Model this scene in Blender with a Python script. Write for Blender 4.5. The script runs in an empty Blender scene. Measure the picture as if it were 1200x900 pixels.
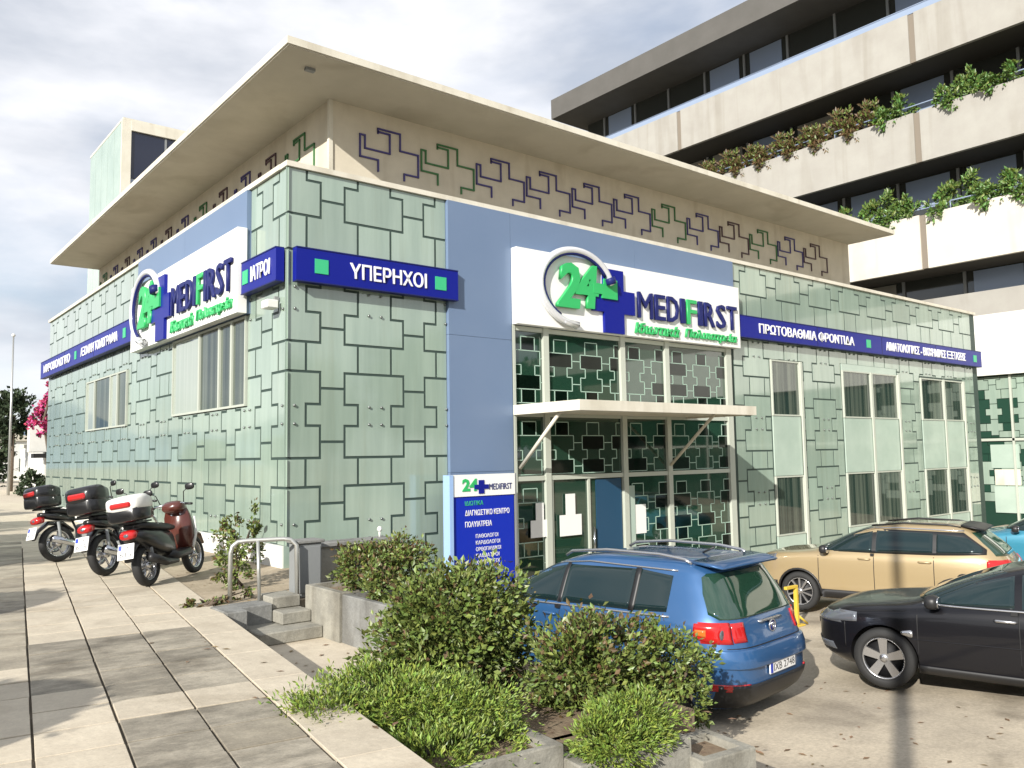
import bpy, bmesh, math, random
from mathutils import Vector, Matrix
R = random.Random(7)
rad = math.radians
sc = bpy.context.scene
COL = sc.collection

# ------------------------------------------------------------------ camera, sky, sun
cam = bpy.data.cameras.new('camera'); camo = bpy.data.objects.new('camera', cam); COL.objects.link(camo)
CAM = Vector((-5.609, -12.609, 0.0))
yaw, pitch, roll = 0.88730, 0.08540, -0.01668
fw = Vector((math.cos(yaw)*math.cos(pitch), math.sin(yaw)*math.cos(pitch), math.sin(pitch)))
rt = Vector((math.sin(yaw), -math.cos(yaw), 0)); up = rt.cross(fw)
r2 = rt*math.cos(roll) + up*math.sin(roll); u2 = -rt*math.sin(roll) + up*math.cos(roll)
camo.matrix_world = Matrix(((r2.x, u2.x, -fw.x, CAM.x), (r2.y, u2.y, -fw.y, CAM.y), (r2.z, u2.z, -fw.z, CAM.z), (0, 0, 0, 1)))
cam.sensor_width = 36; cam.lens = 976.07/1200*36; cam.clip_start = .05; cam.clip_end = 3000
sc.camera = camo
SUN_EL = 25.0; SUN_DIR = Vector((-.896*math.cos(rad(SUN_EL)), -.443*math.cos(rad(SUN_EL)), math.sin(rad(SUN_EL))))
w = bpy.data.worlds.new('World'); sc.world = w; w.use_nodes = True
wt = w.node_tree; wn = wt.nodes; wl = wt.links
for n in list(wn): wn.remove(n)
def N(t, **k):
    n = wn.new(t)
    for a, b in k.items(): setattr(n, a, b)
    return n
sky = N('ShaderNodeTexSky', sky_type='NISHITA', sun_disc=False, sun_elevation=rad(SUN_EL), sun_rotation=math.atan2(-.896, -.443), air_density=1.0, dust_density=.6, ozone_density=1.4)
tc = N('ShaderNodeTexCoord'); mp = N('ShaderNodeMapping'); mp.inputs['Scale'].default_value = (1.5, 1.5, 4.2); mp.inputs['Location'].default_value = (.35, .2, .1)
n1 = N('ShaderNodeTexNoise'); n1.inputs['Scale'].default_value = 1.7; n1.inputs['Detail'].default_value = 9; n1.inputs['Roughness'].default_value = .52; n1.inputs['Distortion'].default_value = .25
cr = N('ShaderNodeValToRGB'); cr.color_ramp.elements[0].position = .34; cr.color_ramp.elements[0].color = (.42, .42, .42, 1); cr.color_ramp.elements[1].position = .56
n2 = N('ShaderNodeTexNoise'); n2.inputs['Scale'].default_value = 2.6; n2.inputs['Detail'].default_value = 7
cc = N('ShaderNodeValToRGB'); cc.color_ramp.elements[0].position = .38; cc.color_ramp.elements[0].color = (4.8, 5.1, 5.7, 1); cc.color_ramp.elements[1].position = .58; cc.color_ramp.elements[1].color = (7.3, 7.4, 7.75, 1)
mx = N('ShaderNodeMix', data_type='RGBA'); bg = N('ShaderNodeBackground'); bg.inputs['Strength'].default_value = .1; wo = N('ShaderNodeOutputWorld')
wl.new(tc.outputs['Generated'], mp.inputs['Vector'])
for n in (n1, n2): wl.new(mp.outputs[0], n.inputs['Vector'])
wl.new(n1.outputs['Fac'], cr.inputs[0]); wl.new(n2.outputs['Fac'], cc.inputs[0])
wl.new(cr.outputs[0], mx.inputs['Factor']); wl.new(sky.outputs[0], mx.inputs['A']); wl.new(cc.outputs[0], mx.inputs['B'])
wl.new(mx.outputs['Result'], bg.inputs['Color']); wl.new(bg.outputs[0], wo.inputs['Surface'])
sl = bpy.data.lights.new('sun', 'SUN'); sl.energy = 5.0; sl.angle = rad(.5); sl.color = (1, .955, .88)
so = bpy.data.objects.new('sun', sl); COL.objects.link(so); so.rotation_euler = SUN_DIR.to_track_quat('Z', 'Y').to_euler()
vs = sc.view_settings; vs.view_transform = 'Standard'; vs.look = 'None'; vs.exposure = .48; vs.gamma = 1

# ------------------------------------------------------------------ materials
def mat(name, col, rough=.6, metal=0., c2=None, scale=8., bump=0., spec=.5, coat=0., objvar=0., island=0., emit=None, detail=5, stretch=(1,1,1), thr=(.35,.65), grain=0., grain_scale=60., stain_or_sheen=None):
    m = bpy.data.materials.new(name); m.use_nodes = True; t = m.node_tree; b = t.nodes['Principled BSDF']; L = t.links
    b.inputs['Base Color'].default_value = (*col, 1); b.inputs['Roughness'].default_value = rough; b.inputs['Metallic'].default_value = metal
    b.inputs['Specular IOR Level'].default_value = spec; b.inputs['Coat Weight'].default_value = coat; b.inputs['Coat Roughness'].default_value = .04
    out = None
    if c2 is not None or bump:
        tcn = t.nodes.new('ShaderNodeTexCoord'); mpn = t.nodes.new('ShaderNodeMapping'); mpn.inputs['Scale'].default_value = stretch
        geo = t.nodes.new('ShaderNodeNewGeometry'); L.new(geo.outputs['Position'], mpn.inputs['Vector'])
        no = t.nodes.new('ShaderNodeTexNoise'); no.inputs['Scale'].default_value = scale; no.inputs['Detail'].default_value = detail; no.inputs['Roughness'].default_value = .62
        L.new(mpn.outputs[0], no.inputs['Vector'])
        if c2 is not None:
            r = t.nodes.new('ShaderNodeValToRGB'); r.color_ramp.elements[0].position = thr[0]; r.color_ramp.elements[1].position = thr[1]
            r.color_ramp.elements[0].color = (*col, 1); r.color_ramp.elements[1].color = (*c2, 1)
            L.new(no.outputs['Fac'], r.inputs[0]); out = r.outputs[0]
            if grain:
                ng = t.nodes.new('ShaderNodeTexNoise'); ng.inputs['Scale'].default_value = grain_scale; ng.inputs['Detail'].default_value = 8; ng.inputs['Roughness'].default_value = .75
                L.new(mpn.outputs[0], ng.inputs['Vector']); mg = t.nodes.new('ShaderNodeMapRange'); mg.inputs['From Min'].default_value = .3; mg.inputs['From Max'].default_value = .7; mg.inputs['To Min'].default_value = 1-grain; mg.inputs['To Max'].default_value = 1+grain*.4
                L.new(ng.outputs['Fac'], mg.inputs['Value']); mm_ = t.nodes.new('ShaderNodeMix'); mm_.data_type = 'RGBA'; mm_.blend_type = 'MULTIPLY'; mm_.inputs['Factor'].default_value = 1
                L.new(out, mm_.inputs['A']); L.new(mg.outputs[0], mm_.inputs['B']); out = mm_.outputs['Result']
            if stain_or_sheen:
                ns_ = t.nodes.new('ShaderNodeTexNoise'); ns_.inputs['Scale'].default_value = stain_or_sheen[0]; ns_.inputs['Detail'].default_value = 6; ns_.inputs['Distortion'].default_value = .6
                ms_ = t.nodes.new('ShaderNodeMapping'); ms_.inputs['Scale'].default_value = stain_or_sheen[2]; ms_.inputs['Location'].default_value = (3.1, 1.7, .4); L.new(geo.outputs['Position'], ms_.inputs['Vector']); L.new(ms_.outputs[0], ns_.inputs['Vector'])
                rs_ = t.nodes.new('ShaderNodeValToRGB'); rs_.color_ramp.elements[0].position = stain_or_sheen[3]; rs_.color_ramp.elements[1].position = stain_or_sheen[3]+.16; k_ = 1-stain_or_sheen[1]
                rs_.color_ramp.elements[0].color = (1,1,1,1); rs_.color_ramp.elements[1].color = (k_,k_*.98,k_*.95,1); L.new(ns_.outputs['Fac'], rs_.inputs[0])
                mm_ = t.nodes.new('ShaderNodeMix'); mm_.data_type = 'RGBA'; mm_.blend_type = 'MULTIPLY'; mm_.inputs['Factor'].default_value = 1; L.new(out, mm_.inputs['A']); L.new(rs_.outputs[0], mm_.inputs['B']); out = mm_.outputs['Result']
        if bump:
            bp = t.nodes.new('ShaderNodeBump'); bp.inputs['Strength'].default_value = min(1, bump); bp.inputs['Distance'].default_value = .02
            no2 = t.nodes.new('ShaderNodeTexNoise'); no2.inputs['Scale'].default_value = scale*4; no2.inputs['Detail'].default_value = 6
            L.new(mpn.outputs[0], no2.inputs['Vector']); L.new(no2.outputs['Fac'], bp.inputs['Height']); L.new(bp.outputs[0], b.inputs['Normal'])
    if objvar or island:
        hs = t.nodes.new('ShaderNodeHueSaturation'); mr = t.nodes.new('ShaderNodeMapRange'); v = max(objvar, island)
        mr.inputs['To Min'].default_value = 1-v; mr.inputs['To Max'].default_value = 1+v
        if objvar:
            oi = t.nodes.new('ShaderNodeObjectInfo'); L.new(oi.outputs['Random'], mr.inputs['Value'])
        else:
            gi = t.nodes.new('ShaderNodeNewGeometry'); L.new(gi.outputs['Random Per Island'], mr.inputs['Value'])
            mh = t.nodes.new('ShaderNodeMapRange'); mh.inputs['To Min'].default_value = .465; mh.inputs['To Max'].default_value = .52
            wn_ = t.nodes.new('ShaderNodeTexWhiteNoise'); wn_.noise_dimensions = '1D'; L.new(gi.outputs['Random Per Island'], wn_.inputs['W']); L.new(wn_.outputs['Value'], mh.inputs['Value']); L.new(mh.outputs[0], hs.inputs['Hue'])
        L.new(mr.outputs[0], hs.inputs['Value'])
        if out: L.new(out, hs.inputs['Color'])
        else: hs.inputs['Color'].default_value = (*col, 1)
        out = hs.outputs[0]
    if out: L.new(out, b.inputs['Base Color'])
    if emit: b.inputs['Emission Color'].default_value = (*col, 1); b.inputs['Emission Strength'].default_value = emit
    return m
M = {}
M['tile'] = mat('frosted_green_glass', (.25,.325,.27), .09, c2=(.305,.385,.32), scale=1.3, spec=.9, coat=.5, objvar=.09, stretch=(2.4,2.4,.22), bump=.03, stain_or_sheen=(1.5,.07,(2.2,2.2,.12),.54))  # vertical streaks in the colour stand in for reflected bands
M['tilegap'] = mat('facade_joint', (.035,.06,.05), .6)
M['bolt'] = mat('steel_bolt', (.25,.27,.26), .35, .8)
M['cream'] = mat('cream_paint', (.70,.665,.565), .75, c2=(.62,.585,.485), scale=1.2, bump=.08, grain=.08, stain_or_sheen=(1.4,.16,(1.5,1.5,.3),.52))
M['soffit'] = mat('soffit_paint', (.56,.52,.43), .85, c2=(.49,.455,.37), scale=.8, bump=.06, grain=.06, stain_or_sheen=(.7,.15,(1,1,1),.54))
M['cler'] = mat('clerestory_render', (.66,.60,.48), .85, c2=(.59,.535,.425), scale=2., bump=.08, grain=.08, stain_or_sheen=(1.5,.12,(1.2,1.2,.2),.52))
M['white'] = mat('white_paint', (.72,.72,.68), .5, c2=(.66,.66,.62), scale=3)
M['sign'] = mat('white_sign_panel', (.80,.80,.77), .4)
M['blueP'] = mat('blue_grey_cladding', (.145,.205,.315), .4, c2=(.135,.195,.305), scale=.7, spec=.5)
M['navy'] = mat('royal_blue_sign', (.006,.012,.22), .35, spec=.2)
M['navy2'] = mat('totem_blue', (.006,.025,.38), .35, spec=.25)
M['lblue'] = mat('pale_blue_edge', (.30,.45,.70), .35)
M['green'] = mat('sign_green', (.03,.42,.12), .4)
M['green2'] = mat('square_green', (.04,.45,.20), .4)
M['letter'] = mat('white_lettering', (.8,.8,.82), .4)
M['letnavy'] = mat('navy_lettering', (.015,.02,.12), .45, spec=.2)
M['chrome'] = mat('chrome', (.55,.57,.6), .15, 1.)
M['chromew'] = mat('silver_ring', (.75,.76,.78), .25, .3)
M['darkglass'] = mat('dark_glass', (.014,.045,.028), .025, spec=1., coat=.6)
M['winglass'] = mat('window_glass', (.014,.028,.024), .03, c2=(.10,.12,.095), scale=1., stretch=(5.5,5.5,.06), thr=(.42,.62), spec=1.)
M['blindglass'] = mat('blind_behind_glass', (.30,.345,.30), .06, c2=(.36,.40,.35), scale=2., stretch=(1,6,.1), spec=.8, coat=.4)
M['carglass'] = mat('car_glass', (.008,.02,.022), .03, spec=.7)
M['mull'] = mat('mullion_aluminium', (.48,.51,.44), .45, .1)
M['frit'] = mat('etched_glass_lines', (.34,.47,.39), .4)
M['spandrel'] = mat('pale_spandrel_glass', (.36,.45,.385), .12, c2=(.42,.51,.44), scale=1., spec=.5)
M['purple'] = mat('purple_outline', (.06,.05,.19), .6)
M['greenO'] = mat('green_outline', (.05,.17,.06), .6)
M['brownO'] = mat('brown_outline', (.09,.05,.06), .6)
M['conc'] = mat('concrete', (.33,.315,.265), .9, c2=(.24,.23,.195), scale=5., bump=.35, grain=.25, stain_or_sheen=(2.,.3,(1.5,1.5,.4),.5))
M['concg'] = mat('grey_concrete', (.25,.25,.235), .9, c2=(.185,.185,.175), scale=5., bump=.35, grain=.25, stain_or_sheen=(2.,.3,(1.5,1.5,.4),.5))
M['slab'] = mat('cream_paving', (.58,.51,.395), .85, c2=(.50,.435,.335), scale=3.5, bump=.25, objvar=.08, grain=.16, grain_scale=45, stain_or_sheen=(1.1,.22,(1,1,1),.55))
M['slabd'] = mat('weathered_paving', (.37,.33,.26), .9, c2=(.23,.205,.16), scale=3.2, bump=.4, objvar=.14, grain=.25, grain_scale=40, stain_or_sheen=(1.6,.35,(1,1,1),.52), stretch=(1,1.7,1), thr=(.38,.62))
M['slabm'] = mat('soiled_paving', (.44,.39,.30), .9, c2=(.30,.265,.205), scale=3., bump=.35, objvar=.12, grain=.22, grain_scale=40, stain_or_sheen=(1.3,.3,(1,1,1),.52))
M['joint'] = mat('paving_joint', (.16,.135,.10), .95, c2=(.11,.095,.07), scale=6.)
M['soil'] = mat('soil', (.16,.11,.07), .95, c2=(.22,.17,.11), scale=9., bump=.5)
M['sand'] = mat('sandy_ground', (.42,.35,.25), .95, c2=(.32,.26,.18), scale=5., bump=.4)
M['road'] = mat('asphalt', (.09,.088,.082), .9, c2=(.065,.064,.06), scale=7, bump=.3)
M['ground'] = mat('ground_far', (.2,.17,.12), .95, c2=(.15,.13,.09), scale=.3, bump=.1)
M['tower'] = mat('beige_concrete', (.36,.348,.315), .85, c2=(.325,.31,.28), scale=.9, bump=.08, grain=.08, stain_or_sheen=(.8,.14,(1,1.6,.12),.52))
M['towerlit'] = mat('lit_beige_concrete', (.60,.57,.50), .85, c2=(.55,.52,.45), scale=.9, bump=.08, grain=.06, stain_or_sheen=(.8,.10,(1,1.6,.12),.54))  # same beige for the lowest balcony, brighter light put into its colour
M['blind'] = mat('window_blind', (.22,.21,.18), .8)
M['towerd'] = mat('brown_reveal', (.20,.17,.135), .85)
M['roofgrey'] = mat('grey_brown_fascia', (.105,.10,.092), .8, c2=(.09,.086,.078), scale=1.)
M['towerglass'] = mat('tower_dark_glass', (.035,.038,.034), .06, spec=.9)
M['soffshade'] = mat('shaded_soffit', (.06,.055,.045), .9)  # near black, the shade under the balconies is put into the colour
M['rail'] = mat('rail_glass', (.25,.31,.42), .2)
M['steel'] = mat('galvanised_tube', (.5,.5,.47), .35, .7)
M['greybox'] = mat('grey_cabinet', (.22,.23,.23), .6)
M['leafD'] = mat('shrub_leaf', (.115,.16,.036), .45, island=.45)
M['leafB'] = mat('brown_shrub_leaf', (.11,.075,.03), .5, island=.4)
M['leafJ'] = mat('juniper_leaf', (.17,.25,.04), .55, island=.35)
M['leafT'] = mat('tree_leaf', (.04,.085,.025), .5, island=.4)
M['leafP'] = mat('potted_leaf', (.085,.17,.035), .45, island=.4)
M['bark'] = mat('bark', (.09,.065,.045), .9, c2=(.13,.10,.07), scale=12., bump=.5)
M['tyre'] = mat('tyre_rubber', (.018,.018,.018), .75)
M['alloy'] = mat('alloy', (.55,.55,.56), .25, .9)
M['black'] = mat('black_plastic', (.015,.015,.016), .45)
M['seam'] = mat('seam_black', (.006,.006,.007), .6)
M['red'] = mat('red_lens', (.42,.012,.012), .15, coat=.6)
M['orange'] = mat('orange_lens', (.5,.13,.02), .2, coat=.5)
M['lens'] = mat('clear_lens', (.15,.16,.18), .08, .4, coat=1.)
M['plate'] = mat('number_plate', (.75,.75,.74), .4)
M['eublue'] = mat('plate_blue', (.02,.05,.4), .4)
M['yellow'] = mat('yellow_enamel', (.60,.42,.05), .5)
M['pink'] = mat('pink_fabric', (.50,.06,.16), .7)
M['hedge'] = mat('far_hedge', (.03,.05,.02), .8, island=.3)
M['hill'] = mat('far_hill', (.10,.15,.22), 1.)
M['skin_red'] = mat('maroon_paint', (.085,.022,.015), .3, coat=.5)
M['bblack'] = mat('bike_black', (.012,.012,.013), .3, coat=.3)
def paint(name, col, flake=.3): return mat(name, col, .35, flake, coat=1.)

# ------------------------------------------------------------------ mesh helpers
class MB:
    def __init__(s): s.v = []; s.f = []; s.m = []; s.sm = []
    def add(s, vs, fs, mi=0, smooth=False):
        k = len(s.v); s.v += [tuple(v) for v in vs]
        for f in fs: s.f.append(tuple(i+k for i in f)); s.m.append(mi); s.sm.append(smooth)
        return s
    def box(s, x0, x1, y0, y1, z0, z1, mi=0, T=None, bev=0.):
        if bev:
            b = bev; vs = []; 
            # chamfered box: 24 verts
            X = (x0, x1); Y = (y0, y1); Z = (z0, z1); idx = {}
            for i in (0,1):
                for j in (0,1):
                    for k in (0,1):
                        sx, sy, sz = 1-2*i, 1-2*j, 1-2*k
                        for a in range(3):
                            p = [X[i]+sx*b, Y[j]+sy*b, Z[k]+sz*b]; p[a] = (X[i], Y[j], Z[k])[a]
                            idx[i,j,k,a] = len(vs); vs.append(p)
            fs = []
            for a in range(3):
                o = [q for q in range(3) if q != a]
                for e in (0,1):
                    cs = []
                    for (p, q) in ((0,0),(1,0),(1,1),(0,1)):
                        t = [0,0,0]; t[a] = e; t[o[0]] = p; t[o[1]] = q; cs.append(idx[(*t, a)])
                    fs.append(cs)
                # edges along axis a
                for (p, q) in ((0,0),(1,0),(1,1),(0,1)):
                    t0 = [0,0,0]; t1 = [0,0,0]; t0[a] = 0; t1[a] = 1
                    for t in (t0, t1): t[o[0]] = p; t[o[1]] = q
                    fs.append([idx[(*t0, o[0])], idx[(*t1, o[0])], idx[(*t1, o[1])], idx[(*t0, o[1])]])
            for i in (0,1):
                for j in (0,1):
                    for k in (0,1): fs.append([idx[i,j,k,a] for a in range(3)])
        else:
            vs = [(x, y, z) for x in (x0, x1) for y in (y0, y1) for z in (z0, z1)]
            fs = [(0,1,3,2), (4,6,7,5), (0,4,5,1), (2,3,7,6), (0,2,6,4), (1,5,7,3)]
        if T: vs = [T @ Vector(v) for v in vs]
        return s.add(vs, fs, mi)
    def tube(s, pts, r, n=8, mi=0, close=False, rs=None):
        pts = [Vector(p) for p in pts]; k = len(pts); vs = []; prev = None
        for i, p in enumerate(pts):
            a = pts[(i-1) % k] if (close or i) else p; b = pts[(i+1) % k] if (close or i < k-1) else p
            d = (b-a).normalized()
            if prev is None:
                h = Vector((0,0,1)) if abs(d.z) < .9 else Vector((1,0,0)); e1 = d.cross(h).normalized()
            else: e1 = (prev - d*prev.dot(d)).normalized()
            prev = e1; e2 = d.cross(e1); rr = rs[i] if rs else r
            for j in range(n):
                t = 2*math.pi*j/n; vs.append(p + e1*rr*math.cos(t) + e2*rr*math.sin(t))
        fs = []
        for i in range(k if close else k-1):
            i2 = (i+1) % k
            for j in range(n): fs.append((i*n+j, i*n+(j+1) % n, i2*n+(j+1) % n, i2*n+j))
        if not close: fs += [tuple(range(n))[::-1], tuple(range((k-1)*n, k*n))]
        return s.add(vs, fs, mi, True)
    def lathe(s, prof, n=24, T=None, mi=0, closed=True):      # profile (r, h) around local Y
        vs = []; k = len(prof)
        for i in range(n):
            t = 2*math.pi*i/n
            for (r, h) in prof: vs.append(Vector((r*math.cos(t), h, r*math.sin(t))))
        fs = []
        for i in range(n):
            i2 = (i+1) % n
            for j in range(k if closed else k-1):
                j2 = (j+1) % k; fs.append((i*k+j, i*k+j2, i2*k+j2, i2*k+j))
        if T: vs = [T @ v for v in vs]
        return s.add(vs, fs, mi, True)
    def ball(s, c, rx, ry, rz, nu=16, nv=10, mi=0, T=None, e=1.):
        vs = []; sg = lambda q: math.copysign(abs(q)**e, q)
        for i in range(nv+1):
            ph = math.pi*i/nv - math.pi/2
            for j in range(nu):
                t = 2*math.pi*j/nu
                v = Vector((c[0]+rx*sg(math.cos(ph))*sg(math.cos(t)), c[1]+ry*sg(math.cos(ph))*sg(math.sin(t)), c[2]+rz*sg(math.sin(ph))))
                vs.append(T @ v if T else v)
        fs = [(i*nu+j, i*nu+(j+1) % nu, (i+1)*nu+(j+1) % nu, (i+1)*nu+j) for i in range(nv) for j in range(nu)]
        return s.add(vs, fs, mi, True)
    def loft(s, secs, n=16, mi=0, e=.75):                      # secs: (x,y,z, half-y, half-z) along x
        vs = []; sg = lambda q: math.copysign(abs(q)**e, q)
        for (x, y, z, a, b) in secs:
            for j in range(n):
                t = 2*math.pi*j/n; vs.append((x, y+a*sg(math.cos(t)), z+b*sg(math.sin(t))))
        k = len(secs); fs = [(i*n+j, i*n+(j+1) % n, (i+1)*n+(j+1) % n, (i+1)*n+j) for i in range(k-1) for j in range(n)]
        fs += [tuple(range(n)), tuple(range((k-1)*n, k*n))]
        return s.add(vs, fs, mi, True)
    def prism(s, poly, T, d0, d1, mi=0):                       # polygon (u,v) extruded d0..d1, T(u,v,d)
        n = len(poly); vs = [T(u, v, d0) for u, v in poly] + [T(u, v, d1) for u, v in poly]
        fs = [tuple(range(n)), tuple(range(n, 2*n))[::-1]] + [(i, i+n, (i+1) % n+n, (i+1) % n) for i in range(n)]
        return s.add(vs, fs, mi)
    def mesh(s, name, mats, recalc=True):
        me = bpy.data.meshes.new(name); me.from_pydata(s.v, [], s.f)
        for m in (mats if isinstance(mats, (list, tuple)) else [mats]): me.materials.append(m)
        me.polygons.foreach_set('material_index', s.m); me.polygons.foreach_set('use_smooth', s.sm)
        if recalc:
            b = bmesh.new(); b.from_mesh(me); bmesh.ops.recalc_face_normals(b, faces=b.faces); b.to_mesh(me); b.free()
        me.update(); return me
    def build(s, name, mats, parent=None, world=False, recalc=True):
        return link(name, s.mesh(name, mats, recalc), parent, world)
def link(name, me, parent=None, world=False):
    o = bpy.data.objects.new(name, me); COL.objects.link(o)
    if parent:
        o.parent = parent
        if world:
            q = parent; off = Vector()
            while q: off += q.location; q = q.parent
            o.location = -off
    return o
def tag(o, label=None, cat=None, group=None, kind=None):
    for k, v in (('label', label), ('category', cat), ('group', group), ('kind', kind)):
        if v: o[k] = v
    return o
def thing(name, label, cat, loc=(0,0,0), rz=0., group=None):
    o = bpy.data.objects.new(name, None); COL.objects.link(o); o.location = loc; o.rotation_euler = (0, 0, rz)
    o.empty_display_size = .2
    return tag(o, label, cat, group)
def copy_tree(o, parent=None):
    c = o.copy(); COL.objects.link(c)
    if parent: c.parent = parent
    for ch in list(o.children): copy_tree(ch, c)
    return c
def FR(u, v, d): return (u, -d, v)        # frame of the right-hand street front
def FL(u, v, d): return (-d, u, v)        # frame of the left-hand street front
def fbox(mb, F, u0, u1, v0, v1, d0, d1, mi=0):
    a = F(u0, v0, d0); b = F(u1, v1, d1)
    return mb.box(min(a[0],b[0]), max(a[0],b[0]), min(a[1],b[1]), max(a[1],b[1]), min(a[2],b[2]), max(a[2],b[2]), mi)
def text_mesh(body, u0, u1, v0, v1, F, d0, d1, flip=False, shear=0., bold=.0):
    cu = bpy.data.curves.new('lettering', 'FONT'); cu.body = body; cu.extrude = .5; cu.shear = shear; cu.offset = bold; cu.resolution_u = 2
    o = bpy.data.objects.new('lettering', cu); COL.objects.link(o); bpy.context.view_layer.update()
    me = bpy.data.meshes.new_from_object(o.evaluated_get(bpy.context.evaluated_depsgraph_get()))
    bpy.data.objects.remove(o); bpy.data.curves.remove(cu)
    xs = [v.co.x for v in me.vertices]; ys = [v.co.y for v in me.vertices]
    ax, bx, ay, by = min(xs), max(xs), min(ys), max(ys)
    for v in me.vertices:
        t = (v.co.x-ax)/(bx-ax); q = (v.co.y-ay)/(by-ay)
        v.co = F(u0+(u1-u0)*t, v0+(v1-v0)*q, d0 if v.co.z < 0 else d1)
    if F is FL or flip: me.flip_normals()
    return me
def text(body, u0, u1, v0, v1, F, d0, d1, m, parent, name='lettering', **k):
    me = text_mesh(body, u0, u1, v0, v1, F, d0, d1, **k)
    me.materials.clear(); me.materials.append(m)
    b = bmesh.new(); b.from_mesh(me); bmesh.ops.remove_doubles(b, verts=b.verts, dist=.00005); bmesh.ops.recalc_face_normals(b, faces=b.faces); b.to_mesh(me); b.free()
    return link(name, me, parent, True)
def lz(y): return -2.72 - .05*(min(y, -3.)+7.7)     # the lot falls gently towards the clinic

# ------------------------------------------------------------------ ground
SW = -1.7                                            # pavement level
g = MB(); g.add([(-900,-900,-3.25), (900,-900,-3.25), (900,900,-3.25), (-900,900,-3.25)], [(0,1,2,3)])
tag(g.build('ground', M['ground']), kind='structure')
g = MB()
ys = [-40,-20,-12,-10,-8,-6,-5,-4,-3,-1,.5]
for i in range(len(ys)-1):
    for (xa, xb) in ((-.3, 8), (8, 20), (20, 60)):
        g.add([(xa, ys[i], lz(ys[i])), (xb, ys[i], lz(ys[i])), (xb, ys[i+1], lz(ys[i+1])), (xa, ys[i+1], lz(ys[i+1]))], [(0,1,2,3)])
M['lot'] = mat('lot_concrete', (.54,.465,.35), .9, c2=(.39,.335,.255), scale=.85, bump=.5, detail=9, thr=(.40,.66), grain=.3, grain_scale=28, stain_or_sheen=(.9,.42,(1,1,1),.56))
lot = tag(g.build('parking_lot', M['lot']), kind='structure')
for (pts, wd) in (([(3.6,-9.9),(4.6,-9.75),(5.6,-9.45)], .018), ([(2.6,-6.3),(3.4,-6.0),(4.6,-5.7)], .03), ([(2.9,-9.9),(3.5,-9.85)], .012)):
    g = MB()
    for i in range(len(pts)-1):
        (ax, ay), (bx, by) = pts[i], pts[i+1]; wa = wd*R.uniform(.5,1.3)
        g.add([(ax,ay-wa,lz(ay-wa)+.004), (bx,by-wa,lz(by-wa)+.004), (bx,by+wa,lz(by+wa)+.004), (ax,ay+wa,lz(ay+wa)+.004)], [(0,1,2,3)])
    g.build('tar_seam', M['joint'], lot)
# pavement: direction 81.5 degrees, columns of slabs
PA = rad(81.5); pd = Vector((math.cos(PA), math.sin(PA), 0)); pn = Vector((-math.sin(PA), math.cos(PA), 0))   # pn points to the road
P0 = Vector((-3.035, -6.2, SW)); SL = .49
def pv(a, b, z=SW): q = P0 + pd*a + pn*b; return Vector((q.x, q.y, z))
side = MB()
def pblock(mb, a0, a1, b0, b1, z0, z1):
    v = [pv(a, b, z) for a in (a0, a1) for b in (b0, b1) for z in (z0, z1)]
    mb.add(v, [(0,1,3,2), (4,6,7,5), (0,4,5,1), (2,3,7,6), (0,2,6,4), (1,5,7,3)])
pblock(side, -9, 13, -.40, 6*SL, -3.2, SW-.03)
sidewalk = tag(side.build('sidewalk', M['joint']), kind='structure')
far = MB(); pblock(far, 13, 140, -14, 6*SL, -3.2, SW-.004)
tag(far.build('pavement', M['slab']), kind='structure')
meshes = {}
def slab_mesh(kind, L=SL, W=SL):
    k = (kind, L, W)
    if k not in meshes:
        b = MB(); gx, gy = .009, .008
        T = Matrix.Rotation(PA, 4, 'Z'); b.box(-L/2+gy, L/2-gy, -W/2+gx, W/2-gx, -.03, 0, T=T, bev=.0022); meshes[k] = b.mesh('paving_slab', M[kind])
    return meshes[k]
dark_rows = {(1,1),(1,0),(0,0),(0,1)}
ns = 0; rest = MB()
for c in range(6):
    for r in range(-7, 38):
        a = r*.5+.25; b = (c+.5)*SL
        # weathered rows as they lie in front of the camera
        if c <= 1: kind = 'slab' if r in (-1,) or r >= 5 else ('slabd' if not (r == -3 and c == 0) else 'slabm')
        elif c == 2: kind = 'slab' if (r < 1 or r > 4) else 'slabd'
        else: kind = R.choice(('slabm','slabm','slabd')) if r > 3 else R.choice(('slab','slab','slabm'))
        if c == 3 and r < -1: kind = 'slab'
        p = pv(a, b)
        if r < 30:
            o = link('paving_slab', slab_mesh(kind, .5), sidewalk); o.location = (p.x+R.uniform(-.003,.003), p.y+R.uniform(-.003,.003), SW+R.uniform(-.005,.003)); o.rotation_euler = (R.uniform(-.004,.004), R.uniform(-.004,.004), R.uniform(-.004,.004)); ns += 1
        else:
            T = Matrix.Translation(p) @ Matrix.Rotation(PA, 4, 'Z'); rest.box(-.246,.246,-.236,.236,-.03,0,T=T)
tag(rest.build('paving_slab', M['slab'], sidewalk), kind='stuff')
for r in range(-5, 30):                                     # light edging stones
    if r < -3: continue
    b = MB(); b.box(-.496,.496,-.205,.205,-.30,.002,T=Matrix.Rotation(PA,4,'Z'),bev=.003)
    if 'edge' not in meshes: meshes['edge'] = b.mesh('edging_stone', M['slab'])
    o = link('edging_stone', meshes['edge'], sidewalk); p = pv(r*1.0+.5, -.215); o.location = (p.x, p.y, SW)
kb = MB(); pblock(kb, -12, 140, 6*SL+.002, 6*SL+.16, -3.2, SW+.004); tag(kb.build('kerb', M['conc']), kind='structure')
rd = MB(); pblock(rd, -60, 300, 6*SL+.16, 6*SL+9, -3.2, SW-.14); tag(rd.build('road', M['road']), kind='structure')
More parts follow.
